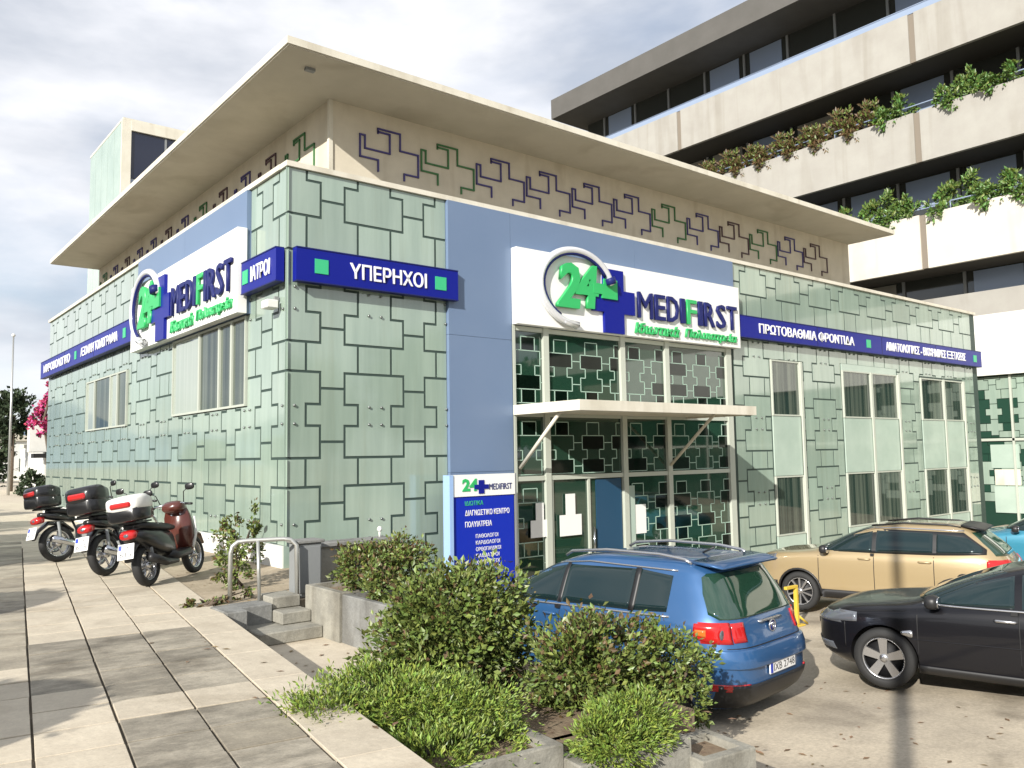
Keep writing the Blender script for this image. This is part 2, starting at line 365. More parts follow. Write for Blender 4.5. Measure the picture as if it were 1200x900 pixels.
# sandy terrace along the left front, lower footpath, planted bed
t = MB(); t.add([(-2.62,-3.0,SW-.02),(.25,-2.3,SW-.02),(.25,20,SW-.02),(.55,20,SW-.02),(-.4,13,SW-.02)], [(0,1,2,3,4)])
t = MB(); t.box(-2.35,.2,-2.95,-.002,-3.2,SW-.012); t.box(-2.1,-.02,-.002,19.6,-3.2,SW-.014); tag(t.build('terrace', M['sand']), kind='structure')
t = MB(); t.box(-3.0,-1.1,-6.0,-2.951,-3.2,-2.05); tag(t.build('footpath', M['slab']), kind='structure')
t = MB(); t.box(-3.15,-.3,-8.28,-6.001,-3.2,-2.0); t.box(-1.099,-.3,-6.0,-3.0,-3.2,-2.02); tag(t.build('planting_bed', M['soil']), kind='structure')

# ------------------------------------------------------------------ clinic building
HZ = 4.84; XE = 26.3; YE = 19.3
cl = thing('clinic_building', 'two storey clinic clad in green frosted glass crosses under a flat cream roof', 'building', (0, 0, -2.95))
b = MB(); b.box(.0,XE,.0,YE,-3.1,HZ-.02); b.build('wall', M['tilegap'], cl, True)
# rows of the interlocking glass pattern, top to bottom
rows = [('n',4.84,4.62),('w',4.62,4.02),('r',4.02,3.42),('w',3.42,2.83),('n',2.83,2.41),('w',2.41,1.91),('r',1.91,1.42),('w',1.42,.89),('n',.89,.535),('w',.535,.01),('r',.01,-.46),
        ('w',-.46,-1.01),('n',-1.01,-1.37),('w',-1.37,-1.9),('r',-1.9,-2.37),('w',-2.37,-2.94)]
PU, WH, NH = 1.6, .577, .325
def tiles(u_end):
    out = []; k = 0
    nc = int(u_end/PU)+2; G = .02
    for c in range(nc):
        uc = c*PU
        # column of dumb-bell panels and little rectangles
        i = 0
        while i < len(rows):
            t, a, bz = rows[i]
            if t == 'r': out.append(('r', [(uc-NH, uc+NH, bz, a)])); i += 1
            else:
                rc = []; j = i
                while j < len(rows) and rows[j][0] != 'r': rc.append(rows[j]); j += 1
                out.append(('i', [(uc-(WH if q[0] == 'w' else NH), uc+(WH if q[0] == 'w' else NH), q[2], q[1]) for q in rc])); i = j
        # column of crosses between
        um = uc+PU/2
        for i, (t, a, bz) in enumerate(rows):
            if t == 'w': continue
            hi = a if i == 0 else (rows[i-1][1]+rows[i-1][2])/2; lo = (rows[i+1][1]+rows[i+1][2])/2
            nw = PU/2-WH; aw = PU/2-NH
            rc = [(um-aw, um+aw, bz, a), (um-nw, um+nw, lo, bz)]
            if i: rc.append((um-nw, um+nw, a, hi))
            out.append(('p', rc))
    return out
def tile_mb(rects, lim, holes, F, G=.022, d0=.002, d1=.009):
    # shrink by the joint, clip to the front and to the openings, one mesh of cells
    rs = []
    for (a, b_, c, d) in rects:
        others = [q for q in rects if q[0] <= a+1e-6 and q[1] >= b_-1e-6 and q is not (a,b_,c,d)]
        up_ = any(abs(q[2]-d) < 1e-6 for q in rects); dn = any(abs(q[3]-c) < 1e-6 for q in rects)
        wide_up = [q for q in rects if abs(q[2]-d) < 1e-6]; wide_dn = [q for q in rects if abs(q[3]-c) < 1e-6]
        dd = d-G if (not wide_up or (wide_up[0][1]-wide_up[0][0]) < (b_-a)-1e-6) else d+G+.0001
        c2 = c+G if (not wide_dn or (wide_dn[0][1]-wide_dn[0][0]) < (b_-a)-1e-6) else c-G-.0001
        if wide_up and abs((wide_up[0][1]-wide_up[0][0])-(b_-a)) < 1e-6: dd = d
        if wide_dn and abs((wide_dn[0][1]-wide_dn[0][0])-(b_-a)) < 1e-6: c2 = c
        rs.append((a+G, b_-G, c2, dd))
    us = sorted({max(lim[0], min(lim[1], q)) for r in rs for q in r[:2]} | {q for h in holes for q in h[:2]})
    vs_ = sorted({max(lim[2], min(lim[3], q)) for r in rs for q in r[2:]} | {q for h in holes for q in h[2:]})
    def inside(u, v):
        if not (lim[0] < u < lim[1] and lim[2] < v < lim[3]): return False
        if any(h[0] < u < h[1] and h[2] < v < h[3] for h in holes): return False
        return any(r[0] < u < r[1] and r[2] < v < r[3] for r in rs)
    U0, U1 = min(r[0] for r in rs), max(r[1] for r in rs); V0, V1 = min(r[2] for r in rs), max(r[3] for r in rs)
    us = [u for u in us if U0-1e-6 <= u <= U1+1e-6]; vs_ = [v for v in vs_ if V0-1e-6 <= v <= V1+1e-6]
    cell = {}
    for i in range(len(us)-1):
        for j in range(len(vs_)-1):
            if us[i+1]-us[i] > 1e-5 and vs_[j+1]-vs_[j] > 1e-5 and inside((us[i]+us[i+1])/2, (vs_[j]+vs_[j+1])/2): cell[i,j] = 1
    mb = MB()
    for (i, j) in cell:
        a, b_, c, d = us[i], us[i+1], vs_[j], vs_[j+1]
        mb.add([F(a,c,d1), F(b_,c,d1), F(b_,d,d1), F(a,d,d1)], [(0,1,2,3) if F is FR else (3,2,1,0)])
        for (di, dj, e) in ((-1,0,((a,d),(a,c))), (1,0,((b_,c),(b_,d))), (0,-1,((a,c),(b_,c))), (0,1,((b_,d),(a,d)))):
            if (i+di, j+dj) not in cell:
                (p, q), (r_, s_) = e
                mb.add([F(p,q,d1), F(p,q,d0), F(r_,s_,d0), F(r_,s_,d1)], [(0,1,2,3) if F is FR else (3,2,1,0)])
    return mb
RH = [(3.10,11.85,-3.2,4.9), (13.35,14.85,-2.95,2.42), (16.9,20.3,-2.95,2.50), (21.75,25.0,-2.95,2.36)]
LH = [(1.52,8.35,2.55,4.9), (1.62,5.75,.92,2.56), (9.3,13.6,.86,2.3)]
cache = {}; nb = 0; tl = []
for F, uend, holes in ((FR, 25.9, RH), (FL, YE-.05, LH)):
    for kd, rects in tiles(uend):
        uc = sum(r[0]+r[1] for r in rects)/len(rects)/2; vc = sum(r[2]+r[3] for r in rects)/len(rects)/2
        wp = Vector(F(uc, vc, 0)); tl.append(((wp-CAM).length, F, uend, holes, kd, rects))
tl.sort(key=lambda q: q[0]); rest = MB(); nparts = 0
for dist, F, uend, holes, kd, rects in tl:
    lowest = -2.93 if F is FR else -1.36
    lim = (-.04 if F is FR else -.04, uend, lowest, HZ-.06)
    mb = tile_mb(rects, lim, holes, F)
    if not mb.f: continue
    area = len(mb.f)
    if nparts < 296:
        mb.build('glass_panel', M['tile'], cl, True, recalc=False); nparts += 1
    else:
        rest.add(mb.v, mb.f)
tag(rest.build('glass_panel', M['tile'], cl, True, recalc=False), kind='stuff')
bo = MB()                                                     # spider bolts in every neck
for F, uend, holes in ((FR, 25.9, RH), (FL, 19., LH)):
    for c in range(int(uend/PU)+1):
        for (t, a, bz) in rows:
            if t != 'n' or a > 4.7: continue
            for du in (-.12, .12):
                for v in (a-.03, bz+.03):
                    u = c*PU+du
                    if u < .02 or u > uend or any(h[0] < u < h[1] and h[2] < v < h[3] for h in holes) or (F is FL and v < -1.3): continue
                    q = F(u, v, .009); n_ = Vector(F(0,0,1))
                    bo.tube([Vector(q), Vector(q)+n_*.03], .022, 6)
tag(bo.build('panel_bolt', M['bolt'], cl, True), kind='stuff')
b = MB(); b.box(-.05,XE+.02,-.06,.22,HZ-.055,HZ+.035); b.box(-.06,.22,.221,YE+.02,HZ-.055,HZ+.035); b.build('parapet_coping', M['cream'], cl, True)
b = MB(); b.box(.22,XE,.22,YE,HZ-.1,HZ-.005); b.build('flat_roof', M['conc'], cl, True)
# clerestory and roof slab
b = MB(); b.box(1.5,20.5,1.5,19.35,HZ-.004,6.86); b.build('clerestory_wall', M['cler'], cl, True)
b = MB(); b.box(1.47,1.55,1.47,1.55,HZ,6.85); b.build('corner_post', M['cream'], cl, True)
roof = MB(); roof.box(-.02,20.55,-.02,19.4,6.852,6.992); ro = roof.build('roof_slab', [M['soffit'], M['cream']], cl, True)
b = MB(); b.box(-.05,20.58,-.05,.06,6.872,7.0); b.box(-.05,.06,.061,19.43,6.872,7.0); b.build('roof_fascia', M['cream'], ro).location = (0,0,0)
b = MB(); b.box(.55,.72,.5,.6,6.80,6.852); b.build('soffit_lamp', M['greybox'], ro)
motif = ([(.30,.90),(.30,1),(.68,1),(.68,.62),(1,.62),(1,.12),(.75,.12),(.75,-.02)], [(.30,.93),(.5,.93),(.5,.5),(.08,.5),(.08,.78),(0,.78),(0,.30),(.3,.30),(.3,.06)])
mk = 0
for F, d0 in ((FR, -1.5), (FL, -1.5)):
    mcol = ['purple','greenO','purple','purple','purple','purple','greenO','purple','brownO','greenO','purple','brownO','purple'] if F is FR else ['greenO','brownO','purple','brownO','greenO','purple','brownO','purple','purple','brownO','purple','greenO']
    for k in range(13 if F is FR else 12):
        u0 = 2.14 + 1.42*k
        if u0+1.34 > (20.45 if F is FR else 19.3): break
        mb = MB()
        for path in motif:
            P = [((u0+ (x if F is FR else 1-x)*1.34), 5.60+.92*z-(.0 if F is FR else 0)) for x, z in path]; hw = .016
            for i in range(len(P)-1):
                (a, c), (e, f) = P[i], P[i+1]
                fbox(mb, F, min(a,e)-hw, max(a,e)+hw, min(c,f)-hw, max(c,f)+hw, d0+.001+.001*(i % 2), d0+.03+.002*(i % 2))
        mb.build('cross_motif', M[mcol[k % len(mcol)]], cl, True); mk += 1
# blue-grey cladding on both fronts
for za, zb in ((-2.94,-.30), (-.294,2.24), (2.246,HZ-.06)):
    bp = MB(); fbox(bp,FR,3.11,4.6,za,zb,.0,.09); bp.build('cladding_panel', M['blueP'], cl, True)
bp = MB(); fbox(bp,FR,4.606,8.2,2.56,HZ-.06,.0,.088); bp.build('cladding_panel', M['blueP'], cl, True)
bp = MB(); fbox(bp,FR,8.206,11.84,2.56,HZ-.06,.0,.088); bp.build('cladding_panel', M['blueP'], cl, True)
bp = MB(); fbox(bp,FL,1.53,4.9,2.56,HZ-.06,.0,.088); bp.build('cladding_panel', M['blueP'], cl, True)
bp = MB(); fbox(bp,FL,4.906,8.34,2.56,HZ-.06,.0,.088); bp.build('cladding_panel', M['blueP'], cl, True)
# entrance glazing
mus = [4.62, 5.5, 7.72, 9.2, 11.55]; vsn = [-2.94, -.46, .86, 2.55]
fr = MB()
for (a, b_) in ((4.62,4.68),(5.42,5.56),(7.66,7.80),(9.13,9.27),(11.42,11.62)): fbox(fr,FR,a,b_,-2.94,2.555,.0,.10)
for v in (-.46,.80,2.50): fbox(fr,FR,4.68,11.42,v-.045,v+.045,.004,.08)
fr.build('entrance_frame', M['mull'], cl, True)
for i in range(4):
    for j in range(3):
        p = MB(); fbox(p,FR,mus[i]+.05,mus[i+1]-.05,vsn[j]+.04,vsn[j+1]-.04,.0,.03)
        if (i, j) == (1, 0): continue
        p.build('glass_pane', M['darkglass'], cl, True)
door = MB(); fbox(door,FR,5.57,7.65,-2.9,-.51,.0,.03); dr = door.build('entrance_door', M['darkglass'], cl, True)
p = MB(); fbox(p,FR,6.85,7.62,-2.88,-.53,.031,.045); p.build('door_leaf', mat('teal_panel',(.015,.06,.12),.25), dr)
p = MB(); fbox(p,FR,6.60,6.66,-2.9,-.51,.031,.07); fbox(p,FR,5.57,5.63,-2.9,-.51,.031,.07); p.build('door_frame', M['mull'], dr)
p = MB(); p.tube([(6.72,-.1,-2.2),(6.72,-.1,-1.5)],.02); p.build('handle', M['chrome'], dr)
# etched cross outlines on the entrance panes
def etch(mb, u0, u1, v0, v1, s=.55, d=.031):
    pu = PU*s; q = .018
    def seg(a, b_, c, e):
        a, b_ = max(a,u0), min(b_,u1); c, e = max(c,v0), min(e,v1)
        if b_-a > .005 and e-c > .005: fbox(mb,FR,a,b_,c,e,d,d+.006)
    n = int((u1-u0)/pu)+2; per = 1.9*s; off = [(.0,.5,NH),(.5,1.03,WH),(1.03,1.38,NH),(1.38,1.9,WH)]
    for c in range(n):
        uc = u0+.35+c*pu
        for k in range(int((v1-v0)/per)+2):
            vb = v1-.12-(k)*per
            for (a, e, h) in off:
                for sg in (-1, 1): seg(uc+sg*h*s-q/2, uc+sg*h*s+q/2, vb-e*s, vb-a*s)
                if h == WH:
                    for vv in (a, e):
                        seg(uc-WH*s, uc-NH*s, vb-vv*s-q/2, vb-vv*s+q/2); seg(uc+NH*s, uc+WH*s, vb-vv*s-q/2, vb-vv*s+q/2)
            for vv in (0, .5): seg(uc-NH*s, uc+NH*s, vb-vv*s-q/2, vb-vv*s+q/2)
            for vv in (.765, 1.64): seg(uc+WH*s, uc+pu-WH*s, vb-vv*s-q/2, vb-vv*s+q/2)
def etch_cells(mb, u0, u1, v0, v1, s=.55, d=.0305):
    pu = PU*s; per = 1.9*s
    for c in range(int((u1-u0)/pu)+2):
        uc = u0+.35+c*pu
        for k in range(int((v1-v0)/per)+2):
            vb = v1-.12-k*per
            for (a, e, h) in ((.52,1.01,WH-.03),(1.40,1.88,WH-.03),(.02,.48,NH-.03)):
                x0, x1, z0, z1 = max(uc-h*s,u0), min(uc+h*s,u1), max(vb-e*s,v0), min(vb-a*s,v1)
                if x1-x0 > .02 and z1-z0 > .02 and R.random() < .5: fbox(mb,FR,x0,x1,z0,z1,d,d+.002)
ec = MB()
for i in range(4):
    for j in range(1 if i == 1 else 0, 3): etch_cells(ec, mus[i]+.08, mus[i+1]-.09, vsn[j]+.06, vsn[j+1]-.08)
tag(ec.build('etched_cell', mat('black_glass',(.002,.006,.004),.04,spec=.6), cl, True), kind='stuff')
et = MB()
for i in range(4):
    for j in range(3):
        if j == 0 and i in (1,): continue
        etch(et, mus[i]+.08, mus[i+1]-.09, vsn[j]+.06, vsn[j+1]-.08)
tag(et.build('etched_pattern', M['frit'], cl, True), kind='stuff')
for (u, v, s) in ((5.25,-1.28,.8), (6.08,-1.22,1.)):
    p = MB(); fbox(p,FR,u-.30*s,u+.30*s,v-.42*s,v,.072,.08); fbox(p,FR,u-.13*s,u+.13*s,v,v+.42*s,.073,.081); p.build('door_notice', M['sign'], cl, True)
p = MB(); fbox(p,FR,8.02,8.38,-1.75,-1.12,.04,.046); p.build('paper_notice', M['sign'], cl, True)
p = MB(); fbox(p,FR,7.81,8.02,-2.9,-.7,.04,.06); p.build('door_trim', M['spandrel'], cl, True)
p = MB(); fbox(p,FR,9.35,11.3,-2.6,-2.52,.04,.05); p.build('rail_strip', M['spandrel'], cl, True)
# entrance canopy
ca = MB(); ca.box(4.63,9.85,-1.9,-.1,.82,.93); ca.box(4.60,9.88,-1.96,-1.9,.78,.97); ca.box(4.60,4.66,-1.899,-.1,.78,.969); ca.box(9.82,9.88,-1.899,-.1,.78,.969)
can = ca.build('canopy', M['cream'], cl, True)
b = MB(); b.tube([(4.75,-.1,-.25),(4.75,-1.3,.80)],.035); b.build('canopy_strut', M['cream'], can).location = (0,0,0)
b = MB(); b.tube([(9.2,-.1,-.28),(9.2,-1.35,.80)],.035); b.build('canopy_strut', M['cream'], can).location = (0,0,0)
# window bays on the right-hand front
def bay(u0, u1, top, mull, F=FR, sill=.92, low=-.66, lowb=-2.2, slot='window'):
    xs = [u0]+list(mull)+[u1]
    for (va, vb, kind) in ((sill,top,'w'), (low,sill,'s'), (lowb,low,'w'), (-2.93,lowb,'s')):
        for i in range(len(xs)-1):
            a, b_ = xs[i], xs[i+1]
            if b_-a < .12: continue
            if kind == 'w':
                f = MB(); t_ = .04
                fbox(f,F,a,a+t_,va,vb,.0,.055); fbox(f,F,b_-t_,b_,va,vb,.0,.055); fbox(f,F,a+t_,b_-t_,va,va+t_,.0,.05); fbox(f,F,a+t_,b_-t_,vb-t_,vb,.0,.05)
                fo = f.build('window', M['mull'], cl, True)
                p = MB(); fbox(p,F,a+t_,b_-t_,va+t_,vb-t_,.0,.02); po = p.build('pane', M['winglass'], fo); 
            else:
                p = MB(); fbox(p,F,a+.01,b_-.01,va+.01,vb-.01,.0,.035); p.build('spandrel_panel', M['spandrel'], cl, True)
    f = MB(); fbox(f,F,u1-.02,u1+.07,-2.93,top,.056,.10)
    for m_ in mull: fbox(f,F,m_-.05,m_+.05,-2.93,top,.056,.09)
    f.build('mullion', M['mull'], cl, True)
bay(13.4,14.72,2.40,[])
bay(16.95,20.2,2.30,[18.55])
bay(21.8,24.9,2.30,[23.4])
p = MB(); fbox(p,FR,16.95,20.2,2.301,2.49,.0,.03); p.build('spandrel_panel', M['spandrel'], cl, True)
# window bays on the left-hand front
for (u0, u1, va, vb, mull) in ((1.64,5.72,.94,2.54,[2.32,2.95,4.05]), (9.32,13.55,.88,2.28,[10.2,10.9,12.6])):
    xs = [u0]+mull+[u1]
    for i in range(len(xs)-1):
        a, b_ = xs[i], xs[i+1]; f = MB(); t_ = .04
        fbox(f,FL,a,a+t_,va,vb,.0,.055); fbox(f,FL,b_-t_,b_,va,vb,.0,.055); fbox(f,FL,a+t_,b_-t_,va,va+t_,.0,.05); fbox(f,FL,a+t_,b_-t_,vb-t_,vb,.0,.05)
        fo = f.build('window', M['mull'], cl, True)
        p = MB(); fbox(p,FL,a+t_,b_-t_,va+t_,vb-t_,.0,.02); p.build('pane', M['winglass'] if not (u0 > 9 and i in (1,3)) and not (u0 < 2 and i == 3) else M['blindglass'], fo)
p = MB(); fbox(p,FL,.0,YE,-3.0,-1.37,.0,.06); p.build('plinth', M['white'], cl, True)

# ------------------------------------------------------------------ signs on the clinic
def big_sign(F, u0, u1, sgn, label):
    # u runs in reading direction through f(t)
    s = thing('clinic_sign', label, 'sign', F((u0+u1)/2, 2.56, .12))
    W = abs(u1-u0); G = lambda t: u0+(u1-u0)*t
    def f2(u, v, d): return F(u, v, d)
    p = MB(); fbox(p,F,u0,u1,2.56,4.08,.09,.26); p.build('backboard', M['sign'], s, True)
    # head-set shaped ring
    cu, cv = G(.215), 3.42; rp = []
    for k in range(34):
        t_ = rad(12+ k*7.8); rp.append((cu+sgn*1.02*math.cos(t_), cv+.78*math.sin(t_)))
    rp += [(cu-sgn*.45, cv-.72), (cu-sgn*.05, cv-.80)]
    p = MB(); p.tube([F(a,b_,.34) for a, b_ in rp], .075, 8); p.build('ring', M['chromew'], s, True)
    p = MB(); p.tube([F(a*1.0+(cu-a)*.09,cv+(b_-cv)*.91,.345) for a, b_ in rp[2:30]], .04, 6); p.build('ring_inner_line', M['letnavy'], s, True)  # thin navy line just inside the ring
    p = MB(); pts = [F(cu+sgn*.96*math.cos(rad(k)), cv+.80*math.sin(rad(k)), .40) for k in (12,17,22)]; p.tube(pts,.12,8); p.build('ear_pad', M['letnavy'], s, True)
    text('2', G(.135), G(.225), 2.98, 3.92, F, .28, .37, M['green'], s, 'numeral', bold=.035, shear=.15)
    text('4', G(.205), G(.300), 3.02, 3.94, F, .28, .365, M['green'], s, 'numeral', bold=.035, shear=.1)
    a0 = G(.368); q = .30
    cross = [(-q,-.66),(q,-.66),(q,-.22),(q*2.15,-.22),(q*2.15,.28),(q,.28),(q,.72),(-q,.72),(-q,.28),(-q*2.15,.28),(-q*2.15,-.22),(-q,-.22)]
    p = MB(); p.prism([(a0+sgn*x, 3.22+z) for x, z in cross], f2, .262, .33); p.build('plus', M['navy'], s, True)
    a1 = G(.335); q = .2
    gr = [(a1-sgn*.42,3.36),(a1-sgn*.42,3.58),(a1-sgn*.1,3.58),(a1-sgn*.1,3.70),(a1+sgn*.30,3.70),(a1+sgn*.30,3.28),(a1-sgn*.16,3.28),(a1-sgn*.16,3.36)]
    p = MB(); p.prism(gr, f2, .331, .37); p.build('green_plus', M['green'], s, True)
    word = 'MEDIFIRST'; wd = [1.25,.95,1.05,.5,.95,.5,1.05,.95,1.]; tot = sum(wd); x = .472; sp = .51
    for ch, w_ in zip(word, wd):
        k = w_/tot*sp
        text(ch, G(x+.004), G(x+k-.007), 2.98, 3.56, F, .27, .325, M['green'] if (ch == 'F') else M['letnavy'], s, 'letter', bold=0. if ch == 'M' else .006); x += k
    text('Ιδιωτικά', G(.462), G(.672), 2.63, 2.88, F, .262, .31, M['green'], s, bold=.02, shear=.2)
    text('Πολυιατρεία', G(.70), G(.975), 2.62, 2.88, F, .262, .31, M['green'], s, bold=.02, shear=.2)
    return s
big_sign(FR, 4.62, 11.80, 1, 'white clinic sign board with 24 logo above the glazed entrance canopy')
big_sign(FL, 8.20, 1.50, -1, 'white clinic sign board on the street front above the parked motorbikes')
def band(F, u0, u1, items, label, d0=.06, d1=.2):
    s = thing('sign_band', label, 'sign', F((u0+u1)/2, 2.88, d0))
    p = MB(); fbox(p,F,u0,u1,2.88,3.41,d0,d1); p.build('backboard', M['navy'], s, True)
    p = MB(); fbox(p,F,u0-.0,u1,3.411,3.43,d0,d1+.01); fbox(p,F,u0,u1,2.86,2.879,d0,d1+.01); p.build('trim', M['letnavy'], s, True)
    n_ = max(1, round(abs(u1-u0)/3.6))
    for k in range(1, n_):
        p = MB(); um = u0+(u1-u0)*k/n_; fbox(p,F,um-.008,um+.008,2.885,3.405,d1,d1+.003); p.build('panel_seam', M['seam'], s, True)
    for it in items:
        if it[0] == 'sq':
            p = MB(); fbox(p,F,it[1]-.12,it[1]+.12,3.02,3.26,d1,d1+.012); p.build('green_square', M['green2'], s, True)
        else: text(it[0], it[1], it[2], 3.01, 3.28, F, d1, d1+.02, M['letter'], s, bold=.012)
band(FR, .06, 3.25, [('sq',.50), ('ΥΠΕΡΗΧΟΙ',1.02,2.55), ('sq',2.86)], 'short royal blue sign band on the corner between two green squares')
band(FR, 11.86, 26.25, [('ΠΡΩΤΟΒΑΘΜΙΑ ΦΡΟΝΤΙΔΑ',12.7,17.4), ('sq',18.25), ('ΑΙΜΑΤΟΛΟΓΙΚΕΣ - ΒΙΟΧΗΜΙΚΕΣ ΕΞΕΤΑΣΕΙΣ',19.3,24.9), ('sq',25.7)], 'long royal blue sign band running right from the entrance sign')
band(FL, .0, 1.47, [('ΙΑΤΡΟΙ',1.02,.22), ('sq',1.28)], 'small blue sign band between the building corner and the clinic sign board')
band(FL, 8.36, 19.6, [('sq',9.0), ('ΑΞΟΝΙΚΗ ΤΟΜΟΓΡΑΦΙΑ',13.6,9.6), ('sq',14.3), ('ΜΙΚΡΟΒΙΟΛΟΓΙΚΟ',19.0,15.0)], 'long blue sign band on the street front beyond the motorbikes')
fl = thing('floodlight', 'small white floodlight fixed to the glass corner under the sign band', 'lamp', (-.05,.28,2.5))
b = MB(); b.box(-.22,-.02,-.10,.14,-.05,.09,bev=.015); b.build('lamp_housing', M['white'], fl); b = MB(); b.box(-.05,.02,-.02,.04,.09,.16); b.build('bracket', M['greybox'], fl)
# totem sign
tm = thing('totem_sign', 'tall blue and white totem sign standing in front of the blue wall', 'sign', (3.5,-.55,-2.95))
p = MB(); p.box(-.72,.66,-.06,.06,.0,2.24); p.build('blue_panel', M['navy2'], tm)
p = MB(); p.box(-.74,.68,-.08,.08,2.241,2.62); p.build('white_header', M['sign'], tm)
p = MB(); p.box(-.80,-.721,-.10,.10,0,2.62); p.build('side_edge', M['lblue'], tm)
p = MB(); p.box(.681,.72,-.07,.07,0,2.62); p.build('side_post', M['greybox'], tm)
FT = lambda u, v, d: (3.5+u, -.55-d, -2.95+v)
text('24', -.52, -.18, 2.33, 2.55, FT, .081, .09, M['green'], tm, 'numeral', bold=.04)
p = MB(); p.box(-.26,.06,-.095,-.081,2.36,2.44); p.box(-.16,-.04,-.094,-.0805,2.28,2.52); p.build('plus', M['navy'], tm)
text('MEDIFIRST', .08, .60, 2.34, 2.45, FT, .081, .088, M['letnavy'], tm)
text('ΙΔΙΩΤΙΚΑ', -.45, -.05, 2.08, 2.16, FT, .061, .066, M['green2'], tm)
text('ΔΙΑΓΝΩΣΤΙΚΟ ΚΕΝΤΡΟ', -.45, .55, 1.90, 2.00, FT, .061, .066, M['letter'], tm, bold=.01)
text('ΠΟΛΥΙΑΤΡΕΙΑ', -.45, .14, 1.70, 1.80, FT, .061, .066, M['letter'], tm, bold=.01)
for k, wd_ in enumerate(('ΠΑΘΟΛΟΓΟΙ','ΚΑΡΔΙΟΛΟΓΟΙ','ΟΡΘΟΠΑΙΔΙΚΟΙ','ΠΑΙΔΙΑΤΡΟΙ','ΧΕΙΡΟΥΡΓΟΙ','ΟΦΘΑΛΜΙΑΤΡΟΙ','ΑΚΤΙΝΟΛΟΓΟΙ','ΝΕΥΡΟΛΟΓΟΙ','ΔΕΡΜΑΤΟΛΟΓΟΙ','ΟΥΡΟΛΟΓΟΙ')):
    text(wd_, -.22, .10+.02*len(wd_)-(.1 if k > 5 else 0), 1.50-k*.115, 1.57-k*.115, FT, .061, .065, M['letter'], tm)

# ------------------------------------------------------------------ office tower behind
tw = thing('office_building', 'large beige office building with long balconies full of plants behind the clinic', 'building', (29, 6, -2.95))
TX = 29.0
floors = [(16.2,18.35,21.0), (11.88,14.05,21.0), (7.38,9.66,21.0)]
joints = [27.8, 15.3, 2.8, -9.7, -22.2]
for (z0, z1, yend) in floors:
    for i in range(len(joints)-1):
        y1 = min(joints[i]-.13, yend); y0 = joints[i+1]+.13
        if y1 < y0: continue
        b = MB(); b.box(TX,TX+.18,y0,y1,z0,z1); b.build('balcony_panel', M['tower'] if z0 > 8 else M['towerlit'], tw, True)
        b = MB(); b.box(TX+.06,TX+.2,y0-.26,y0,z0+.02,z1-.02); b.build('panel_joint', M['towerd'], tw, True)
    b = MB(); b.box(TX+.18,TX+14,-30,yend,z0+.05,z0+.4); b.build('floor_slab', M['soffshade'], tw, True)
    b = MB(); b.tube([(TX+.09,-22,z1+.32),(TX+.09,yend,z1+.32)],.03,6)
    for k in range(18): b.tube([(TX+.09,yend-.1-2.4*k,z1),(TX+.09,yend-.1-2.4*k,z1+.32)],.025,5)
    b.build('handrail', M['rail'], tw, True)
b = MB(); b.box(TX-.25,TX+14,-30,25.2,21.1,22.35); b.build('roof_fascia', M['roofgrey'], tw, True)
b = MB(); b.box(TX+.05,TX+.10,-22,20.9,18.352,18.62); b.build('rail_glass', M['rail'], tw, True)
levels = [(5.2,7.43), (9.66-1.9,11.93), (14.05-1.8,16.25), (18.35-1.8,21.1)]
for (z0, z1) in levels:
    b = MB(); b.box(TX+2.3,TX+2.5,-30,24.5,z0,z1); b.build('recessed_wall', M['towerglass'], tw, True)
    for k in range(18):
        y = 23-2.6*k; f = MB(); f.box(TX+2.22,TX+2.299,y-.06,y+.06,z0,z1); f.build('mullion', M['greybox'], tw, True)
for (z0, z1) in levels:
    for k in range(16):
        if R.random() < .4: continue
        y = 21.7-2.6*k; h = R.uniform(.3,.9)*(z1-z0); p = MB(); p.box(TX+2.27,TX+2.298,y-.95,y+.95,z1-h,z1-.05); p.build('blind', M['blind'] if R.random() < .6 else M['rail'], tw, True)
b = MB(); b.box(TX+2.5,TX+14,-30,24.5,-3.1,21.1); b.build('core_wall', M['towerd'], tw, True)
b = MB(); b.box(TX+1.2,TX+2.3,-30,4.5,5.0,6.3); b.build('brown_wall', M['tower'], tw, True)
b = MB(); b.box(TX,TX+.3,-20,1.25,2.78,5.15); b.build('white_band', M['white'], tw, True)
b = MB(); b.box(TX+.3,TX+2.49,-20,6.,4.9,5.0); b.box(TX+.3,TX+2.49,-20,1.25,2.79,2.9); b.build('floor_slab', M['tower'], tw, True)
FG = lambda u, v, d: (TX-d, u, v)
gm = MB(); gm.box(TX+.30,TX+.4,-20,1.25,-3.1,2.78); gm.build('shop_glazing', mat('shop_glass',(.02,.05,.035),.05,spec=.8), tw, True)
b = MB(); b.box(TX+.2,TX+.299,-20,1.25,.24,.34)
for k in range(9): b.box(TX+.2,TX+.298,.0-1.8*k-.04,.0-1.8*k+.04,-3.1,2.78)
b.build('shop_frame', M['mull'], tw, True)
M['dkgreen'] = mat('dark_green_glass', (.02,.055,.038), .1, spec=.6)
for kd, rects in tiles(9):
    q = [(1.15-(r_[1])*.62, 1.15-(r_[0])*.62, (r_[2]-HZ)*.62+2.74, (r_[3]-HZ)*.62+2.74) for r_ in rects]
    mb = tile_mb(q, (-8,1.22,-3.,2.74), [(-9,2,.2,.38)], FG, .013, -.298, -.265)
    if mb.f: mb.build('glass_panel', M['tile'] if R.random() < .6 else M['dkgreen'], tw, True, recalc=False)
for (y, z, hw, hh, mm) in ((.35,-.35,.5,.45,'spandrel'), (.3,-1.15,.45,.3,'cream'), (.25,-2.0,.55,.5,'spandrel'), (-1.3,-1.6,.5,.6,'cream')):
    p = MB(); p.box(TX+.24,TX+.265,y-hw,y+hw,z-hh,z+hh); p.build('poster', M[mm], tw, True)

